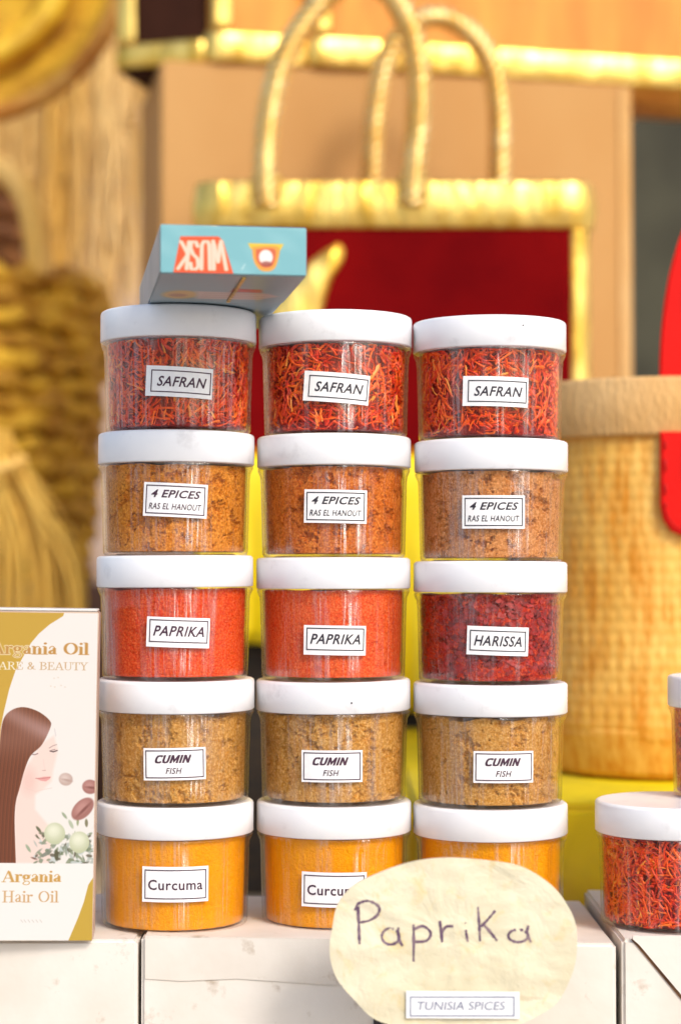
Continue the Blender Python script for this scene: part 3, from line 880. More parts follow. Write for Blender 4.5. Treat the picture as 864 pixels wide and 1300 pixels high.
    def line(s, x0, xr, yb, cap, col, **k):
        serif(cv, s, xr, yb, cap, xr - x0, col, **k)
    for off in ((-.9, 0), (.9, 0), (0, -.9), (0, .9)):
        # pale outline where the words cross the gold
        keep = cv.a.copy()
        line('Argania Oil', -12 + off[0], 113.5 + off[0], 828 + off[1], 15.5, (238, 226, 190), thick=.085)
        msk = np.clip(.5 - cv.sdf_poly(sw) / .6, 0, 1)[..., None]
        cv.a = keep + (cv.a - keep) * msk
    line('Argania Oil', -12, 113.5, 828, 15.5, tan, thick=.085)
    keep = cv.a.copy()
    line('CARE & BEAUTY', -11, 112.5, 847.5, 9.8, whit, thick=.06)
    msk = np.clip(.5 - cv.sdf_poly(sw) / .6, 0, 1)[..., None]
    cv.a = keep + (cv.a - keep) * msk
    keep = cv.a.copy()
    line('CARE & BEAUTY', -11, 112.5, 847.5, 9.8, tan2, thick=.055)
    cv.a = keep + (cv.a - keep) * (1 - msk)
    line('Argania', 9, 84, 1115.5, 14.5, (200, 154, 74), thick=.09)
    line('Hair Oil', 10, 81, 1141, 14.5, (204, 164, 112), thick=.06)
    for x, y in ((70, 858), (75, 857), (66, 868), (71, 869), (79, 867), (84, 869)):
        cv.ell(x, y, 1.0, .8, (214, 196, 176), 0, .5, .7)
    for x in (34, 38, 43, 48, 53, 58): cv.path([(x, 1163), (x + 2.4, 1166)], .6, .6, (214, 210, 204))
    return cv.image('hair_oil_print')

def print_mat(name, im, rough=.3):
    m, nt, b = new_mat(name)
    t = nt.nodes.new('ShaderNodeTexImage'); t.image = im; t.interpolation = 'Cubic'
    uv = nt.nodes.new('ShaderNodeTexCoord')
    nt.links.new(uv.outputs['UV'], t.inputs[0])
    # print is not as bright as the bare board
    mx = mixc(nt, 1.0, t.outputs[0], (.73, .72, .71, 1), 'MULTIPLY')
    nt.links.new(mx, b.inputs['Base Color'])
    b.inputs['Roughness'].default_value = rough
    return m

def printed_panel(name, quad, m, parent, nrm, thick=.0003, div=(1, 1)):
    """quad: bottom-left, bottom-right, top-right, top-left"""
    q = [Vector(p) for p in quad]
    V = q + [p - nrm * thick for p in q]
    Fc = [(0, 1, 2, 3), (7, 6, 5, 4), (0, 4, 5, 1), (1, 5, 6, 2), (2, 6, 7, 3), (3, 7, 4, 0)]
    o = mesh_obj(name, V, Fc, m, parent)
    uv = o.data.uv_layers.new(name='UVMap')
    co = [(0, 0), (1, 0), (1, 1), (0, 1)] * 2
    for lp in o.data.loops: uv.data[lp.index].uv = co[lp.vertex_index]
    return o

# hair oil carton: leans a touch towards the jars
OY = .9035
pr = P(117.8, 1189, OY)
t = thing('hair_oil_carton', 'tall white and gold hair oil carton with a long haired woman printed on it', 'carton', (pr.x, OY, CZ - .1688), R(5))
wd, ht, dp = .0562, .1500, .028
rl = R(.85)
t.rotation_euler = (0, rl, R(5))
MT['carton_side'] = mat('carton_side', lin(206, 188, 170), .5, c2=lin(170, 140, 124), scale=25)
MT['carton_white'] = mat('carton_white', (.74, .72, .69, 1), .4, c2=(.68, .66, .62, 1), scale=40)
bm = box_bm(-wd, 0, 0, dp, 0, ht, .0006, 2)
finish(bm, 'carton_body', MT['carton_side'], t)
pm = print_mat('hair_oil_print', oil_print(), .28)
printed_panel('printed_front', [(-wd + .0003, -.0003, .0003), (-.0004, -.0003, .0003), (-.0004, -.0003, ht - .0006), (-wd + .0003, -.0003, ht - .0006)], pm, t, Vector((0, -1, 0)), .0002)
finish(box_bm(-wd + .0004, -.0006, .0005, dp - .0005, ht + .0002, ht + .0012, .0004), 'tuck_flap', MT['carton_white'], t)

# ------------------------------------------------------------------ teal carton on top of the left stack
def musk_print():
    # photo pixels of the front: x 0..187, y 0..63
    cv = Canvas(187 * 5, 63 * 5, 0, 0, 5, (120, 186, 196))
    cv.blend(np.clip(.4 * np.sin(cv.X / 23 + cv.Y / 17) + .3 * np.sin(cv.X / 9 - cv.Y / 6), 0, 1) * .4, (160, 212, 218))
    cv.path([(2, 2.5), (185, 2.5)], .8, .5, (150, 205, 212), alpha=.6)
    cv.poly([(25, 15), (74, 14), (80, 20), (93, 63), (16, 63)], (244, 78, 8), soft=.4)
    cream = (250, 214, 192)
    # MUSK upside down: tall condensed strokes, K S U M from the left
    def st(*pts): cv.path(list(pts), 2.7, 1.7, cream, soft=.7)
    y0, y1 = 58, 20
    st((36, y1 + 2), (33, y0))                                           # K stem on the right of its upturned form
    st((34.6, 38), (26, y1 + 2)); st((34, 40), (22, y0))
    st((47, 28), (45, y1 + 2), (39, y1 + 2), (38, 30), (41, 38), (47, 44), (48, 54), (45, y0), (39, y0), (38, 50))
    st((52, y0), (52.5, 26), (55, y1 + 1), (60, y1 + 1), (62, 26), (63, y0))
    st((67, y1), (68, y0)); st((68, y1 + 4), (73.5, 48), (76, y1 + 4)); st((77, y1), (84, y0))
    # emblem
    cv.poly([(112, 22), (158, 22), (154, 30), (148, 31), (120, 31), (115, 29)], (240, 196, 40), soft=.8)
    cv.poly(sp((117, 27), (119, 44), (126, 56), (136, 59), (146, 55), (151, 42), (152, 27), (136, 25), (117, 27)), (240, 160, 50), soft=.8)
    cv.poly(sp((122, 30), (123, 44), (129, 52), (136, 54), (143, 51), (147, 42), (147, 30), (136, 28), (122, 30)), (214, 96, 50), soft=.8)
    cv.ell(135, 40, 9, 10, (246, 240, 236), 0, 1)
    cv.ell(136, 49, 7, 3.5, (150, 60, 50), 0, 1, .8)
    cv.path([(108, 50), (104, 57)], .6, .6, (196, 226, 230))
    return cv.image('teal_carton_print')
def musk_under():
    cv = Canvas(600, 800, 0, 0, 10, (142, 158, 164))   # 60 x 80
    cv.ell(12, 60, 8, 13, (214, 164, 60), 0, 1.5)
    cv.ell(11, 62, 4, 5, (180, 110, 40), 0, 1)
    cv.poly([(18, 48), (50, 52), (56, 60), (48, 72), (20, 72)], (210, 178, 164), soft=1.5)
    for y in (54, 60, 66): cv.path([(22, y), (50, y + 1)], .5, .6, (176, 120, 100), alpha=.7)
    cv.poly([(34, 38), (46, 40), (47, 50), (33, 48)], (196, 64, 44), soft=1)
    return cv.image('teal_carton_underside_print')
LT = cols_[0][1] + 5 * HJ
fl = P(203, 349, .826)
t = thing('teal_carton', 'small teal carton with upside-down MUSK lettering lying on the left stack', 'carton', (fl.x, .826, CZ + LT + .0006), R(8.5))
mw, mh, ml = .0622, .0208, .185
MT['teal'] = mat('teal_card', lin(128, 178, 186), .4, c2=lin(146, 176, 182), scale=30)
MT['teal_grey'] = mat('grey_card', lin(150, 164, 170), .45, c2=lin(128, 146, 154), scale=30)
finish(box_bm(0, mw, 0, ml, 0, mh, .0006), 'carton_body', MT['teal_grey'], t)
printed_panel('printed_front', [(.0003, -.0003, .0003), (mw - .0003, -.0003, .0003), (mw - .0003, -.0003, mh - .0003), (.0003, -.0003, mh - .0003)], print_mat('teal_carton_print', musk_print(), .35), t, Vector((0, -1, 0)), .0002)
printed_panel('printed_underside', [(.0004, .082, -.0003), (mw - .0004, .082, -.0003), (mw - .0004, .0006, -.0003), (.0004, .0006, -.0003)][::1], print_mat('teal_carton_underside_print', musk_under(), .35), t, Vector((0, 0, -1)), .0002)
# thin gold strip along the underside of the carton
p0 = P(324, 352, .845); p1 = P(325, 398, .905)
inv = t.matrix_basis.inverted()
bm = box_bm(.0352, .0368, .004, .080, -.0012, -.0004, .0002)
finish(bm, 'gold_strip', MT['gold_dark'], t)

# ------------------------------------------------------------------ oval sign
SY = .858
S6 = lambda x, y, d=0: P(410 + x / 2.618, 1080 + y / 2.618, SY + d)
sign_o = S6(440, 700)
t = thing('oval_sign', 'cream oval card sign with handwritten Paprika and small TUNISIA SPICES sticker', 'sign', (sign_o.x, SY, TZ))
SO = Vector(t.location)
ol = [(25, 260), (45, 180), (100, 118), (190, 65), (300, 35), (420, 22), (550, 28), (660, 60), (765, 118), (822, 190), (845, 260), (848, 340), (830, 420), (780, 500), (710, 556), (600, 590), (450, 600), (300, 592), (180, 560), (100, 505), (50, 430), (25, 340)]
ring = catmull([(x + random.uniform(-7, 7), y + random.uniform(-7, 7), 0) for x, y in ol], 5, True)
bm = bmesh.new()
cxy = Vector((436, 312, 0))
NR = 14
loops = []
def sdisp(x, y):
    return .0010 * mnoise.noise(Vector((x / 130, y / 90, 3))) + .0004 * mnoise.noise(Vector((x / 30, y / 26, 8)))
for k in range(NR + 1):
    s = k / NR
    loops.append([bm.verts.new(S6(*(cxy + (p - cxy) * s)[:2], sdisp(*(cxy + (p - cxy) * s)[:2])) - SO) for p in ring] if k else [bm.verts.new(S6(436, 312, sdisp(436, 312)) - SO)])
n = len(ring)
for i in range(n): bm.faces.new((loops[0][0], loops[1][i], loops[1][(i + 1) % n]))
for k in range(1, NR):
    for i in range(n): bm.faces.new((loops[k][i], loops[k + 1][i], loops[k + 1][(i + 1) % n], loops[k][(i + 1) % n]))
back = [bm.verts.new(v.co + Vector((0, .0018, 0))) for v in loops[-1]]
for i in range(n): bm.faces.new((loops[-1][i], back[i], back[(i + 1) % n], loops[-1][(i + 1) % n]))
bm.faces.new(list(reversed(back)))
def sign_mat():
    m, nt, b = new_mat('cream_card')
    v = coords(nt, rand=False)
    base = ramp(nt, ntex(nt, v, 18, 4, .6), [(.35, lin(206, 196, 164)), (.65, lin(220, 211, 184))])
    blot = ramp(nt, ntex(nt, v, 90, 5, .65, 1.5), [(.54, (0, 0, 0, 1)), (.70, (.6, .6, .6, 1))])
    c = mixc(nt, blot, base, lin(214, 190, 128))
    fib = ramp(nt, ntex(nt, coords(nt, (.16, 1, 1.2), False), 95, 3, .5, .6), [(.66, (0, 0, 0, 1)), (.72, (.35, .35, .35, 1))])
    c = mixc(nt, fib, c, lin(176, 156, 118))
    nt.links.new(c, b.inputs['Base Color'])
    b.inputs['Roughness'].default_value = .38
    bump(nt, b, ntex(nt, v, 42, 3, .5, .8), .5, .004)
    bump(nt, b, ntex(nt, v, 180, 3, .6, .5), .35, .0012)
    return m
MT['cream'] = sign_mat()
board = finish(bm, 'sign_board', MT['cream'], t, True)
board.data.set_sharp_from_angle(angle=R(40))
def ribbon(name, strokes, width, m, parent, off):
    V, Fc = [], []
    rg = random.Random(5)
    for pts in strokes:
        c = catmull([(x, y, 0) for x, y in pts], 6) if len(pts) > 1 else [Vector((pts[0][0], pts[0][1], 0)), Vector((pts[0][0] + 1, pts[0][1] + 3, 0))]
        b = len(V)
        for i, p in enumerate(c):
            d = c[min(i + 1, len(c) - 1)] - c[max(i - 1, 0)]
            d.normalize()
            nn = Vector((-d.y, d.x, 0)) * width / 2 * rg.uniform(.5, 1.05)
            for s in (1, -1):
                q = p + nn * s
                V.append(S6(q.x, q.y, sdisp(q.x, q.y) - off) - SO)
        for i in range(len(c) - 1): Fc.append((b + 2 * i, b + 2 * i + 1, b + 2 * i + 3, b + 2 * i + 2))
    return mesh_obj(name, V, Fc, m, parent)
def circ(cx, cy, rx, ry, a0=0, a1=360): return [(cx + rx * math.cos(R(a)), cy + ry * math.sin(R(a))) for a in np.linspace(a0, a1, 12)]
MT['marker'] = mat('purple_marker', lin(92, 66, 90), .6, c2=lin(160, 138, 138), scale=240, lo=.46, hi=.76)
ribbon('lettering', [
    [(116, 186), (118, 240), (121, 312)], [(106, 200), (116, 178), (150, 168), (184, 186), (182, 212), (156, 232), (120, 240)],
    circ(224, 286, 29, 27, -50, 290), [(250, 256), (250, 290), (264, 318)],
    [(300, 246), (301, 300), (300, 370)], [(303, 262), (332, 252), (357, 274), (344, 300), (304, 304)],
    [(387, 234), (392, 270), (395, 306)], [(393, 275), (408, 254), (432, 252)],
    [(474, 264), (477, 285), (481, 304)], [(472, 240)],
    [(514, 188), (518, 240), (521, 302)], [(572, 200), (545, 232), (524, 254)], [(532, 246), (552, 268), (578, 300)],
    circ(648, 284, 33, 21, -50, 300), [(682, 250), (678, 275), (690, 306)]], 11, MT['marker'], t, .00015)
MT['bluegrey'] = mat('blue_grey_ink', lin(110, 116, 140), .6, c2=lin(130, 134, 154), scale=300)
def quad(name, x0, x1, y0, y1, d0, m, parent, th=.0002):
    a = [S6(x0, y1, d0) - SO, S6(x1, y1 + 2, d0) - SO, S6(x1, y0 + 3, d0) - SO, S6(x0, y0, d0) - SO]
    return printed_panel(name, a, m, parent, Vector((0, -1, 0)), th)
st = quad('sticker', 276, 652, 468, 558, -.0014, MT['paper'], t, .0006)
V, Fc = [], []
for (x0, x1, y0, y1) in ((288, 636, 486, 490), (288, 636, 548, 552), (288, 292, 490, 548), (632, 636, 490, 548)):
    b = len(V)
    V += [S6(x, y, -.0016) - SO for x, y in ((x0, y1), (x1, y1), (x1, y0), (x0, y0))]
    Fc.append((b, b + 1, b + 2, b + 3))
mesh_obj('printed_border', V, Fc, MT['bluegrey'], st)
tv, tf = text_geo('TUNISIA SPICES', .15, .004)
mesh_obj('sticker_lettering', [S6(459 + x * 292, 517 - y * 28, -.0016) - SO for x, y in tv], tf, MT['bluegrey'], st)
z_t = (S6(436, 420).z - SO.z)
finish(box_bm(-.003, .003, .0045, .0085, 0, z_t, .0005), 'stake', MT['wood'], t)

# ------------------------------------------------------------------ yellow covered block, plinth and cloth behind
YZ = CZ - .1250
t = thing('yellow_block', 'low block covered in glossy yellow cloth under the large straw basket', 'display block', (.3, 1.3, TZ))
bm = box_bm(.036 - .3, .42, 1.06 - 1.3, 1.575 - 1.3, 0, YZ - TZ, .006, 4)
finish(bm, 'cloth_cover', MT['yellow'], t, True)
SH = P(400, 584, 1.60).z     # top of the tall plinth
t = thing('dark_plinth', 'dark wooden display plinth behind the jars holding the red bag', 'plinth', (.08, 1.62, TZ))
finish(box_bm(-.20, .26, -.022, .36, 0, SH - TZ - .001, .003), 'plinth_body', MT['dark'], t)
# cloth: over the top and hanging in front, hem running down to the right
V, Fc = [], []
nx = 60
prof = []
for i in range(nx + 1):
    px_ = 250 + (640 - 250) * i / nx
    x = (px_ - 432) / F * 1.59
    hem = P(px_, 820 if px_ < 350 else (820 + (905 - 820) * min(1, (px_ - 350) / 150)), 1.59).z
    for k in range(13):
        f = k / 12
        z = SH + .002 + (hem - SH) * f
        y = 1.592 - .004 - .010 * f * (1 + math.sin(x * 95) * .8 + .5 * math.sin(x * 210 + 1)) - (0 if f > 0 else -.003)
        V.append((x, y, z))
    V.append((x, 1.62, SH + .002)); V.append((x, 1.9, SH + .002))
row = 15
order = list(range(12, -1, -1)) + [13, 14]
for i in range(nx):
    for a, b in zip(order[:-1], order[1:]):
        Fc.append((i * row + a, (i + 1) * row + a, (i + 1) * row + b, i * row + b))
o = mesh_obj('yellow_cloth', V, Fc, MT['yellow'], None, True)
sm = o.modifiers.new('thickness', 'SOLIDIFY'); sm.thickness = .0015; sm.offset = 1
tag(o, 'bright yellow cloth draped over the dark plinth, seen in gaps between jar stacks', 'cloth')

# ------------------------------------------------------------------ bags
def rrect(w_, d_, r_, n_=8):
    pts = []
    for cx, cy, a0 in ((w_ / 2 - r_, -d_ / 2 + r_, -90), (w_ / 2 - r_, d_ / 2 - r_, 0), (-w_ / 2 + r_, d_ / 2 - r_, 90), (-w_ / 2 + r_, -d_ / 2 + r_, 180)):
        for i in range(n_ + 1):
            a = R(a0 + 90 * i / n_)
            pts.append((cx + r_ * math.cos(a), cy + r_ * math.sin(a)))
    # even spacing along the straights
    out = []
    for i, p in enumerate(pts):
        q = pts[(i + 1) % len(pts)]
        l = math.hypot(q[0] - p[0], q[1] - p[1])
        k = max(1, int(l / .004))
        for s in range(k): out.append((p[0] + (q[0] - p[0]) * s / k, p[1] + (q[1] - p[1]) * s / k))
    return out

def wall_band(name, path_f, z0, z1, nz, off_f, m, parent, thick=.003, closed=True, cap=False):
    """path_f(t)-> list of (x, y) at height fraction t; off_f(i, k, s, z)-> outward relief"""
    V, Fc = [], []
    P0 = path_f(0); n_ = len(P0)
    for k in range(nz + 1):
        f = k / nz
        pts = path_f(f)
        z = z0 + (z1 - z0) * f
        s = 0
        for i, (x, y) in enumerate(pts):
            q = pts[(i + 1) % n_] if closed or i < n_ - 1 else pts[i]; p_ = pts[i - 1] if closed or i > 0 else pts[i]
            tx, ty = q[0] - p_[0], q[1] - p_[1]
            l = math.hypot(tx, ty) + 1e-9
            nx_, ny_ = ty / l, -tx / l
            o_ = off_f(i, k, s, z)
            V.append((x + nx_ * o_, y + ny_ * o_, z))
            s += math.hypot(q[0] - x, q[1] - y)
    for k in range(nz):
        for i in range(n_ if closed else n_ - 1):
            j = (i + 1) % n_
            Fc.append((k * n_ + i, k * n_ + j, (k + 1) * n_ + j, (k + 1) * n_ + i))
    nb = len(V)
    if cap:
        Fc.append(tuple(reversed(range(n_))))
    o = mesh_obj(name, V, Fc, m, parent, True)
    sm = o.modifiers.new('thickness', 'SOLIDIFY'); sm.thickness = thick; sm.offset = -1
    return o

def weave(pitch_s, pitch_z, amp):
    def f(i, k, s, z):
        return amp * (math.sin(math.pi * s / pitch_s) * (1 if int(z / pitch_z) % 2 else -1) * abs(math.sin(math.pi * z / pitch_z)) ** .5) + amp * .3 * mnoise.noise(Vector((s * 90, z * 90, 1)))
    return f
def crumple(amp, sc__=60):
    return lambda i, k, s, z: amp * (mnoise.noise(Vector((s * sc__, z * sc__ * .7, 2))) + .5 * abs(math.sin(s * 420)))

# tote with red velvet front, gold trim and braided gold handles
TY = 1.60
tw = (760 - 240) / F * TY
tx = (500 - 432) / F * TY
t = thing('red_tote_bag', 'straw tote bag with red velvet front, wide gold trim and twisted gold handles', 'bag', (tx, TY + .06, SH + .0055))
ztop = P(500, 230, TY).z - SH - .0055; zb = P(500, 290, TY).z - SH - .0055
dpt = .12
base = rrect(tw - .010, dpt, .020)
wall_band('straw_body', lambda f: base, 0, ztop - .004, 46, weave(.006, .006, .0006), MT['straw_o'], t, .003, cap=True)
wall_band('gold_rim', lambda f: base, zb, ztop, 16, lambda i, k, s, z: .0025 + .0030 * math.sin(math.pi * k / 16) + crumple(.0007)(i, k, s, z), MT['gold'], t, .007)
fp = [(x, -dpt / 2) for x in np.linspace(-tw / 2 + .024, tw / 2 - .022, 50)]
wall_band('velvet_panel', lambda f: fp, .004, zb + .002, 40, lambda i, k, s, z: .0016 + .0012 * mnoise.noise(Vector((s * 25, z * 25, 4))), MT['red'], t, .002, closed=False)
for side in (1, -1):
    n_ = 12
    cxp = tw / 2 - .005 - .020
    a_ = [(side * (cxp + .020 * math.sin(R(u))), -dpt / 2 + .020 - .020 * math.cos(R(u))) for u in np.linspace(8, 62, n_)]
    if side < 0: a_ = a_[::-1]
    wall_band('gold_edging', lambda f, a_=a_: a_, .002, zb - .0005, 60, lambda i, k, s, z: .0020 + .0022 * math.sin(math.pi * i / 11) + crumple(.0007)(i, k, s, z), MT['gold'], t, .004, closed=False)
# appliqué leaf on the velvet
lf = [(x, y) for x, y in [(437, 318), (430, 309), (420, 313), (396, 330), (376, 352), (358, 374), (340, 400), (336, 440), (350, 470), (380, 472), (398, 440), (410, 392), (421, 356), (433, 336)]]
bm = bmesh.new()
Lc = catmull([(*((P(x, y, TY) - Vector(t.location)).xz), 0) for x, y in lf], 4, True)
cen = sum(Lc, Vector()) / len(Lc)
rings = []
for k, (s, d) in enumerate(((1, 0), (.97, .0035), (.75, .0055), (.4, .0065))):
    rings.append([bm.verts.new((cen.x + (p.x - cen.x) * s, -dpt / 2 - .0015 - d - (.0012 * mnoise.noise(Vector((p.x * 120 * s, p.y * 120 * s, 1))) if k else 0), cen.y + (p.y - cen.y) * s)) for p in Lc])
n_ = len(Lc)
for a, b in zip(rings[:-1], rings[1:]):
    for i in range(n_): bm.faces.new((a[i], a[(i + 1) % n_], b[(i + 1) % n_], b[i]))
bm.faces.new(rings[-1])
finish(bm, 'gold_leaf_patch', MT['gold'], t, True)

def braid(name, path, rad, m, parent, strands=2, turns_per_m=26):
    c = catmull(path, 30)
    # arc length
    L = [0]
    for a, b in zip(c[:-1], c[1:]): L.append(L[-1] + (b - a).length)
    V, Fc = [], []
    sides = 8
    for st_ in range(strands):
        prev = None
        b0 = len(V)
        for i, p in enumerate(c):
            tg = (c[min(i + 1, len(c) - 1)] - c[max(i - 1, 0)]).normalized()
            a = tg.cross(Vector((0, 1, 0))); a.normalize()
            b = tg.cross(a)
            ph = 2 * math.pi * (turns_per_m * L[i] + st_ / strands)
            q = p + (a * math.cos(ph) + b * math.sin(ph)) * rad * .52
            rr = rad * .62
            for k in range(sides):
                an = 2 * math.pi * k / sides
                V.append(q + (a * math.cos(an) + b * math.sin(an)) * rr)
        for i in range(len(c) - 1):
            for k in range(sides):
                k2 = (k + 1) % sides
                Fc.append((b0 + i * sides + k, b0 + i * sides + k2, b0 + (i + 1) * sides + k2, b0 + (i + 1) * sides + k))
    return mesh_obj(name, V, Fc, m, parent, True)
TL = Vector(t.location)
def hpath(L_, Y): return [P(x, y, Y) - TL for x, y in L_]
braid('handle', hpath([(338, 262), (336, 225), (341, 150), (358, 80), (392, 22), (440, -22), (488, -16), (516, 25), (530, 80), (531, 150), (524, 225), (522, 262)], TY - .008), .0100, MT['gold_pale'], t, 3, 40)
braid('handle', hpath([(472, 262), (472, 215), (478, 130), (496, 62), (540, 22), (588, 34), (622, 78), (634, 140), (634, 225), (634, 262)], TY + .112), .0095, MT['gold_pale'], t, 3, 40)
for x_, Y_ in ((338, TY - .004), (524, TY - .004)):
    p = P(x_, 232, Y_) - TL
    finish(box_bm(p.x - .012, p.x + .012, p.y - .008, p.y + .004, p.z - .016, p.z + .008, .003), 'handle_tab', MT['gold'], t, True)

# brown cardboard box behind, turned a little
c0 = P(205, 76, 1.76); c1 = P(797, 110, 1.85)
c1.z = c0.z
an = math.atan2(c1.y - c0.y, c1.x - c0.x)
wl = (Vector((c1.x, c1.y)) - Vector((c0.x, c0.y))).length
t = thing('cardboard_box', 'large plain brown cardboard box standing behind the red bag', 'box', (c0.x, c0.y, SH + .0045), an)
Hc = P(205, 76, 1.76).z - SH - .0045
finish(box_bm(0, wl, 0, .18, 0, Hc, .002), 'carton', MT['kraft'], t)
finish(box_bm(wl - .010, wl + .002, -.0025, .004, .001, Hc - .002, .001), 'corner_tape', MT['burlap'], t)

# gold trimmed bags standing on the cardboard box
BT = SH + .0045 + Hc
def gold_bag(label, x0, x1, Y0, Y1, h, panel, rim=.028, dep=.09):
    a = Vector(((x0 - 432) / F * Y0, Y0, 0)); b = Vector(((x1 - 432) / F * Y1, Y1, 0))
    an_ = math.atan2(b.y - a.y, b.x - a.x)
    wl_ = (b - a).length
    t_ = thing('gold_trimmed_bag', label, 'bag', (a.x, a.y, BT + .001), an_, 'gold trimmed bags on the cardboard box')
    pth = [(x + wl_ / 2, y + dep / 2) for x, y in rrect(wl_, dep, .010)]
    wall_band('bag_body', lambda f: pth, 0, h, 50, weave(.006, .006, .0007), MT[panel], t_, .003, cap=True)
    wall_band('gold_base_trim', lambda f: pth, 0, rim, 10, lambda i, k, s, z: .0035 + .002 * math.sin(math.pi * k / 10) + crumple(.0011)(i, k, s, z), MT['gold'], t_, .006)
    ed = [(x, -.0012) for x in np.linspace(.001, .019, 6)]
    wall_band('gold_edge_trim', lambda f: ed, rim, h, 30, lambda i, k, s, z: .003 + .002 * math.sin(math.pi * i / 5) + crumple(.0009)(i, k, s, z), MT['gold'], t_, .004, closed=False)
    return t_
gold_bag('dark brown bag with gold edging at top left, overhanging the cardboard box', 147, 262, 1.80, 1.775, .25, 'brown_panel', .022)
gold_bag('narrow straw bag with gold edging standing between two others on the cardboard', 266, 388, 1.768, 1.79, .25, 'straw_o', .028)
gold_bag('wide orange straw bag with gold base trim above the red bag handles', 395, 935, 1.785, 1.885, .28, 'straw_o', .028, .12)

# ------------------------------------------------------------------ big straw basket on the right
BY = 1.150
t = thing('straw_basket', 'large pale straw basket with beige rim band and red leather handle', 'basket', ((905 - 432) / F * 1.27, 1.285, YZ + .001))
bw_, bd_ = .235, .25
zr0 = P(800, 555, 1.16).z - YZ; zr1 = P(800, 480, 1.16).z - YZ
pf = rrect(bw_, bd_, .075, 14)
def bpath(f):
    s = .93 + .07 * min(1, (f * 5) ** .6 if f < .2 else 1)
    return [(x * s, y * s) for x, y in pf]
zh = zr0 + .006
def bweave(i, k, s, z):
    row_ = math.floor(z / .0072)
    rib = math.sin(math.pi * s / .0043)
    return .00034 * rib * (1 if row_ % 2 else -.3) + .0006 * abs(math.sin(math.pi * z / .0072)) + .0012 * mnoise.noise(Vector((s * 30, z * 30, 1)))
pfd = []
for i, p in enumerate(pf):
    q = pf[(i + 1) % len(pf)]
    k = max(1, int(math.hypot(q[0] - p[0], q[1] - p[1]) / .0016))
    pfd += [(p[0] + (q[0] - p[0]) * s / k, p[1] + (q[1] - p[1]) * s / k) for s in range(k)]
def bpathd(f):
    s = 1 if f > .16 else .91 + .09 * math.sin(math.pi / 2 * f / .16)
    return [(x * s, y * s) for x, y in pfd]
def basket_mat():
    m, nt, b = new_mat('basket_straw')
    v = coords(nt, (1, 1, 1), False)
    # strand to strand colour of the straw: short upright flecks and long faded areas
    fl_ = ntex(nt, coords(nt, (1, 1, .13), False), 150, 3, .7)
    big = ntex(nt, v, 11, 3)
    c = ramp(nt, big, [(.35, lin(226, 168, 62)), (.62, lin(240, 196, 104))])
    f = ramp(nt, fl_, [(.38, (0, 0, 0, 1)), (.66, (1, 1, 1, 1))])
    c = mixc(nt, f, c, lin(212, 138, 30))
    nt.links.new(c, b.inputs['Base Color'])
    b.inputs['Roughness'].default_value = .6
    return m
MT['basket'] = basket_mat()
wall_band('woven_side', bpathd, 0, zh, 110, bweave, MT['basket'], t, .003, cap=True)
wall_band('rim_band', lambda f: pf, zr0, zr1, 14, lambda i, k, s, z: .004 + .0022 * math.sin(math.pi * k / 14) + .0006 * mnoise.noise(Vector((s * 60, z * 60, 1))), MT['burlap'], t, .007)
wall_band('base_band', lambda f: [(x * (.935 + .055 * f), y * (.935 + .055 * f)) for x, y in pf],   .002, .030, 8, lambda i, k, s, z: .0012 + .001 * math.sin(math.pi * k / 8), MT['basket'], t, .003)
TL = Vector(t.location)
FY = 1.285 - bd_ / 2
# handle: flat leather strap, lower tab outside, arch rising behind the band
def strap(name, outline, y0, y1, m):
    bm_ = bmesh.new()
    f_ = bm_.faces.new([bm_.verts.new((p.x, y0, p.z)) for p in outline])
    r_ = bmesh.ops.extrude_face_region(bm_, geom=[f_])
    bmesh.ops.translate(bm_, verts=[e for e in r_['geom'] if isinstance(e, bmesh.types.BMVert)], vec=(0, y1 - y0, 0))
    bmesh.ops.bevel(bm_, geom=[e for e in bm_.edges if abs(e.verts[0].co.y - y0) < 1e-6 and abs(e.verts[1].co.y - y0) < 1e-6], offset=.0012, segments=2, affect='EDGES')
    return finish(bm_, name, m, t)
out = [P(x, y, FY - .006) - TL for x, y in [(838, 548), (838, 640), (842, 660), (852, 674), (868, 681), (890, 676), (902, 660), (905, 640), (905, 548)]]
tab = strap('handle_tab', out, FY - .0075 - TL.y, FY - .0030 - TL.y, MT['redleather'])
st_pts = [P(x, y, FY - .0085) - TL for x, y in [(845, 560), (845, 638), (849, 656), (857, 667), (870, 673), (888, 668), (896, 654), (898, 560)]]
cst = catmull(st_pts, 6)
for a, b in list(zip(cst[:-1], cst[1:]))[::2]:
    o = tube('stitch', [a, b], .0005, MT['redthread'], tab, 5)
arch_o = [(839, 500), (838, 460), (842, 400), (852, 340), (872, 280), (905, 230), (960, 195), (1020, 190)]
arch_i = [(1020, 222), (970, 228), (930, 255), (908, 300), (895, 350), (890, 400), (890, 460), (890, 500)]
out = [P(x, y, FY - .003) - TL for x, y in [tuple(v[:2]) for v in catmull([(a, b, 0) for a, b in arch_o], 4)] + [tuple(v[:2]) for v in catmull([(a, b, 0) for a, b in arch_i], 4)]]
cxr = P(1020, 500, FY).x - TL.x
mir = [Vector((2 * cxr - p.x, p.y, p.z)) for p in out]
strap('handle_arch', out, FY - .0015 - TL.y, FY + .0020 - TL.y, MT['redleather'])
strap('handle_arch', mir[::-1], FY - .0015 - TL.y, FY + .0020 - TL.y, MT['redleather'])

# ------------------------------------------------------------------ left background
LB = 2.05
LS = P(60, 742, LB).z
t = thing('side_shelf', 'low brown wooden shelf holding the seagrass basket in the left background', 'shelf', (-.35, 2.2, TZ))
finish(box_bm(-.45, .13, -.20, .25, 0, LS - TZ, .004), 'shelf_body', mat('brown_wood', lin(126, 92, 74), .7, c2=lin(100, 70, 52), scale=14), t)
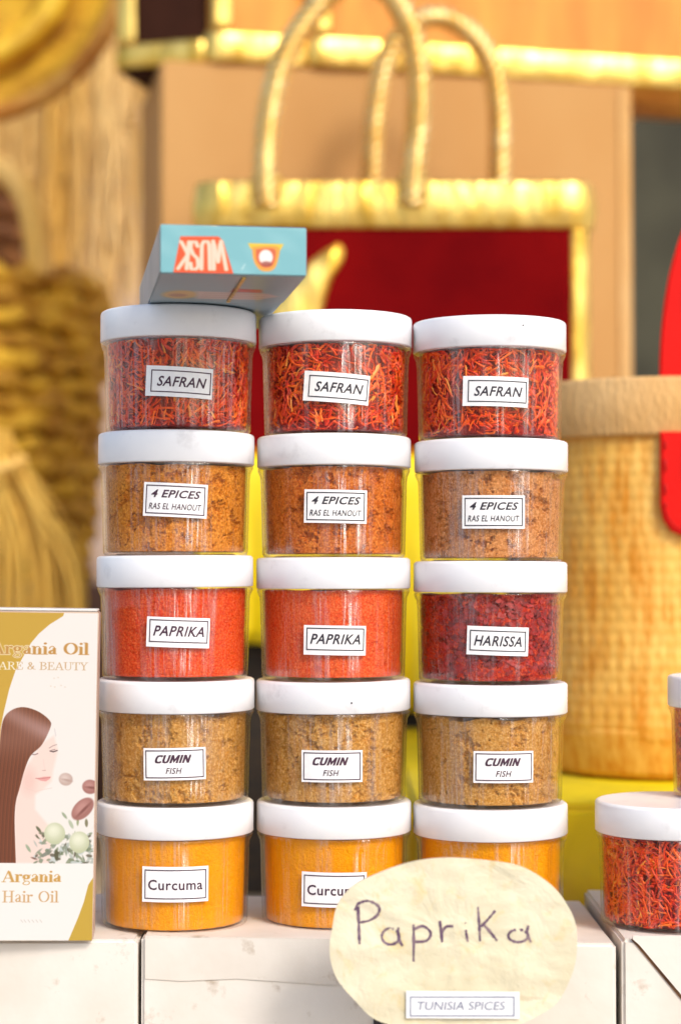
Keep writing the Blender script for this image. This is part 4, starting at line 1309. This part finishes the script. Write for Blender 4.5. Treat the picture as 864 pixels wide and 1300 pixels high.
# seagrass basket: stacked coils
bx_ = P(-70, 500, LB).x
t = thing('seagrass_basket', 'tall golden seagrass basket with looped handles at the left edge', 'basket', (bx_, LB + .12, LS + .001))
Hb = P(0, 340, LB).z - LS
ncoil = 15
for k in range(ncoil):
    z = (k + .5) * Hb / ncoil
    f = k / (ncoil - 1)
    rad = ((85 + 25 * f) + 70) / F * LB
    pts = []
    nseg = 90
    rr = []
    for i in range(nseg):
        a = 2 * math.pi * i / nseg
        jx = .007 * mnoise.noise(Vector((math.cos(a) * 4, math.sin(a) * 4, k * 2.3)))
        pts.append(((rad + jx * 1.6) * math.cos(a), (rad + jx * 1.6) * math.sin(a), z + jx))
        rr.append(Hb / ncoil * .56 * (1 + .30 * math.sin(a * 24 + k * 1.7) + .45 * mnoise.noise(Vector((a * 6, k * 3.1, 0)))))
    tube('coil', pts, rr, MT['seagrass'], t, 7, True)
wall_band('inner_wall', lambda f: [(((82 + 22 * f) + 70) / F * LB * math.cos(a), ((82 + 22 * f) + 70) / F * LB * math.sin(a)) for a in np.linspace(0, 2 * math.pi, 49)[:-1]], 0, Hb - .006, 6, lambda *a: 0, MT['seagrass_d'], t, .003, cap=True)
TLb = Vector(t.location)
for dy in (.0, .24):
    pts = catmull([P(x, y, LB + .0 + dy) - TLb for x, y in [(-150, 345), (-140, 270), (-95, 222), (-40, 206), (5, 216), (34, 250), (46, 300), (50, 350)]], 8)
    tube('handle', pts, .014, MT['raffia'], t, 8)
t = thing('brown_basket', 'dark brown coiled basket seen inside the handle of the seagrass basket', 'basket', (P(-40, 0, 2.42).x, 2.42, LS + .001))
t['label'] = 'dark brown coiled basket half hidden behind the golden seagrass basket handle'
Hb2 = P(0, 225, 2.42).z - LS
for k in range(16):
    f = k / 15
    rad = (78 - 26 * max(0, f - .6) / .4) / F * 2.42
    tube('coil', [(rad * math.cos(a), rad * math.sin(a), (k + .5) * Hb2 / 16) for a in np.linspace(0, 2 * math.pi, 49)[:-1]], Hb2 / 16 * .56, MT['brown_coil'], t, 6, True)
# loose straw sheaf in front of the basket
V, Fc = [], []
rg = random.Random(9)
hd_o = P(-8, 560, 1.85)
t = thing('straw_sheaf', 'loose sheaf of pale straw fanning out low in front of seagrass basket', 'straw', (P(20, 770, 1.85).x, 1.85, TZ))
tl = Vector(t.location)
for i in range(70):
    x1 = rg.uniform(-70, 108); d = rg.uniform(-.05, .03)
    p0 = P(-8 + rg.uniform(-14, 20), 556 + rg.uniform(-14, 30), 1.85 + d * .5)
    p2 = P(x1, 760 + rg.uniform(-16, 30), 1.85 + d)
    pm_ = (p0 * .55 + p2 * .45) + Vector((rg.uniform(-.008, .014), 0, .012))
    p3 = Vector((p2.x * 1.04, p2.y, TZ + .002))
    c = catmull([p0, pm_, p2, p3], 5)
    b = len(V)
    rr = rg.uniform(.0014, .0030)
    for p in c:
        for q in range(4):
            V.append(Vector(p) - tl + Vector((math.cos(q * math.pi / 2) * rr, math.sin(q * math.pi / 2) * rr, 0)))
    for s in range(len(c) - 1):
        for q in range(4):
            q2 = (q + 1) % 4
            Fc.append((b + s * 4 + q, b + s * 4 + q2, b + s * 4 + 4 + q2, b + s * 4 + 4 + q))
o = mesh_obj('straw_stalks', V, Fc, MT['sheaf'], t, True); tag(o, kind='stuff')
tube('tie', [P(-34, 588, 1.80) - tl, P(0, 596, 1.795) - tl, P(34, 582, 1.80) - tl], .005, MT['raffia'], t)

# raffia bundle hanging on the wall
t = thing('raffia_bundle', 'bundle of hanging pale raffia strands against the left wall', 'raffia', (P(80, 0, 2.68).x, 2.68, P(80, -60, 2.68).z))
tl = Vector(t.location)
V, Fc = [], []
for i in range(260):
    a0 = rg.uniform(-45, 190); spread = rg.uniform(-30, 30)
    ylen = rg.uniform(160, 430) if a0 > 70 else rg.uniform(220, 440)
    d = rg.uniform(-.06, .05)
    L_ = []
    for s in range(6):
        f = s / 5
        L_.append(P(a0 + spread * f * f + 8 * math.sin(f * 5 + i), -60 + (ylen + 60) * f, 2.68 + d * .4 + .01 * f * math.sin(i)) - tl)
    c = catmull(L_, 2)
    rr = rg.uniform(.0010, .0034)
    b = len(V)
    for p in c:
        V += [p + Vector((-rr, 0, 0)), p + Vector((0, -rr * .6, 0)), p + Vector((rr, 0, 0)), p + Vector((0, rr * .6, 0))]
    for s in range(len(c) - 1):
        for q in range(4):
            q2 = (q + 1) % 4
            Fc.append((b + s * 4 + q, b + s * 4 + q2, b + s * 4 + 4 + q2, b + s * 4 + 4 + q))
o = mesh_obj('raffia_strands', V, Fc, MT['raffia'], t, True); tag(o, kind='stuff')

# shallow basket hanging top left, seen from below
hc = P(-42, -48, 2.05)
t = thing('hanging_basket', 'round woven basket with a tan rim hanging in the top left corner', 'basket', hc)
tilt_m = 1.05
def hb(r_, a, dz):   # disc facing the camera, tilted back
    return (r_ * math.cos(a), dz, r_ * math.sin(a) * 1.0)
S_ = 2.05 / F
tube('rim', [hb(205 * S_, a, -.02) for a in np.linspace(0, 2 * math.pi, 73)[:-1]], 12 * S_, MT['rim'], t, 10, True)
tube('inner_hoop', [hb(128 * S_, a, -.012) for a in np.linspace(0, 2 * math.pi, 61)[:-1]], 17 * S_, MT['rim_y'], t, 10, True)
V, Fc = [], []
nr, na = 22, 120
for k in range(nr + 1):
    r_ = 200 * S_ * k / nr
    for i in range(na):
        a = 2 * math.pi * i / na
        V.append(hb(r_, a, .055 * (1 - (k / nr) ** 2) - .012 + .0028 * math.sin(i * math.pi / 2 + (k % 2) * math.pi) + .003 * math.sin(k * math.pi)))
for k in range(nr):
    for i in range(na):
        Fc.append((k * na + i, k * na + (i + 1) % na, (k + 1) * na + (i + 1) % na, (k + 1) * na + i))
o = mesh_obj('woven_bowl', V, Fc, MT['seagrass'], t, True)
sm = o.modifiers.new('thickness', 'SOLIDIFY'); sm.thickness = .003

# dark cloth panel behind on the right
t0 = P(905, 600, 2.3)
o = finish(box_bm(P(785, 0, 2.3).x, .95, 2.30, 2.32, TZ + .001, CZ + .75, .002), 'hanging_cloth', MT['dark_cloth'])
tag(o, 'dark grey-green cloth behind the straw basket at the right edge', 'cloth')
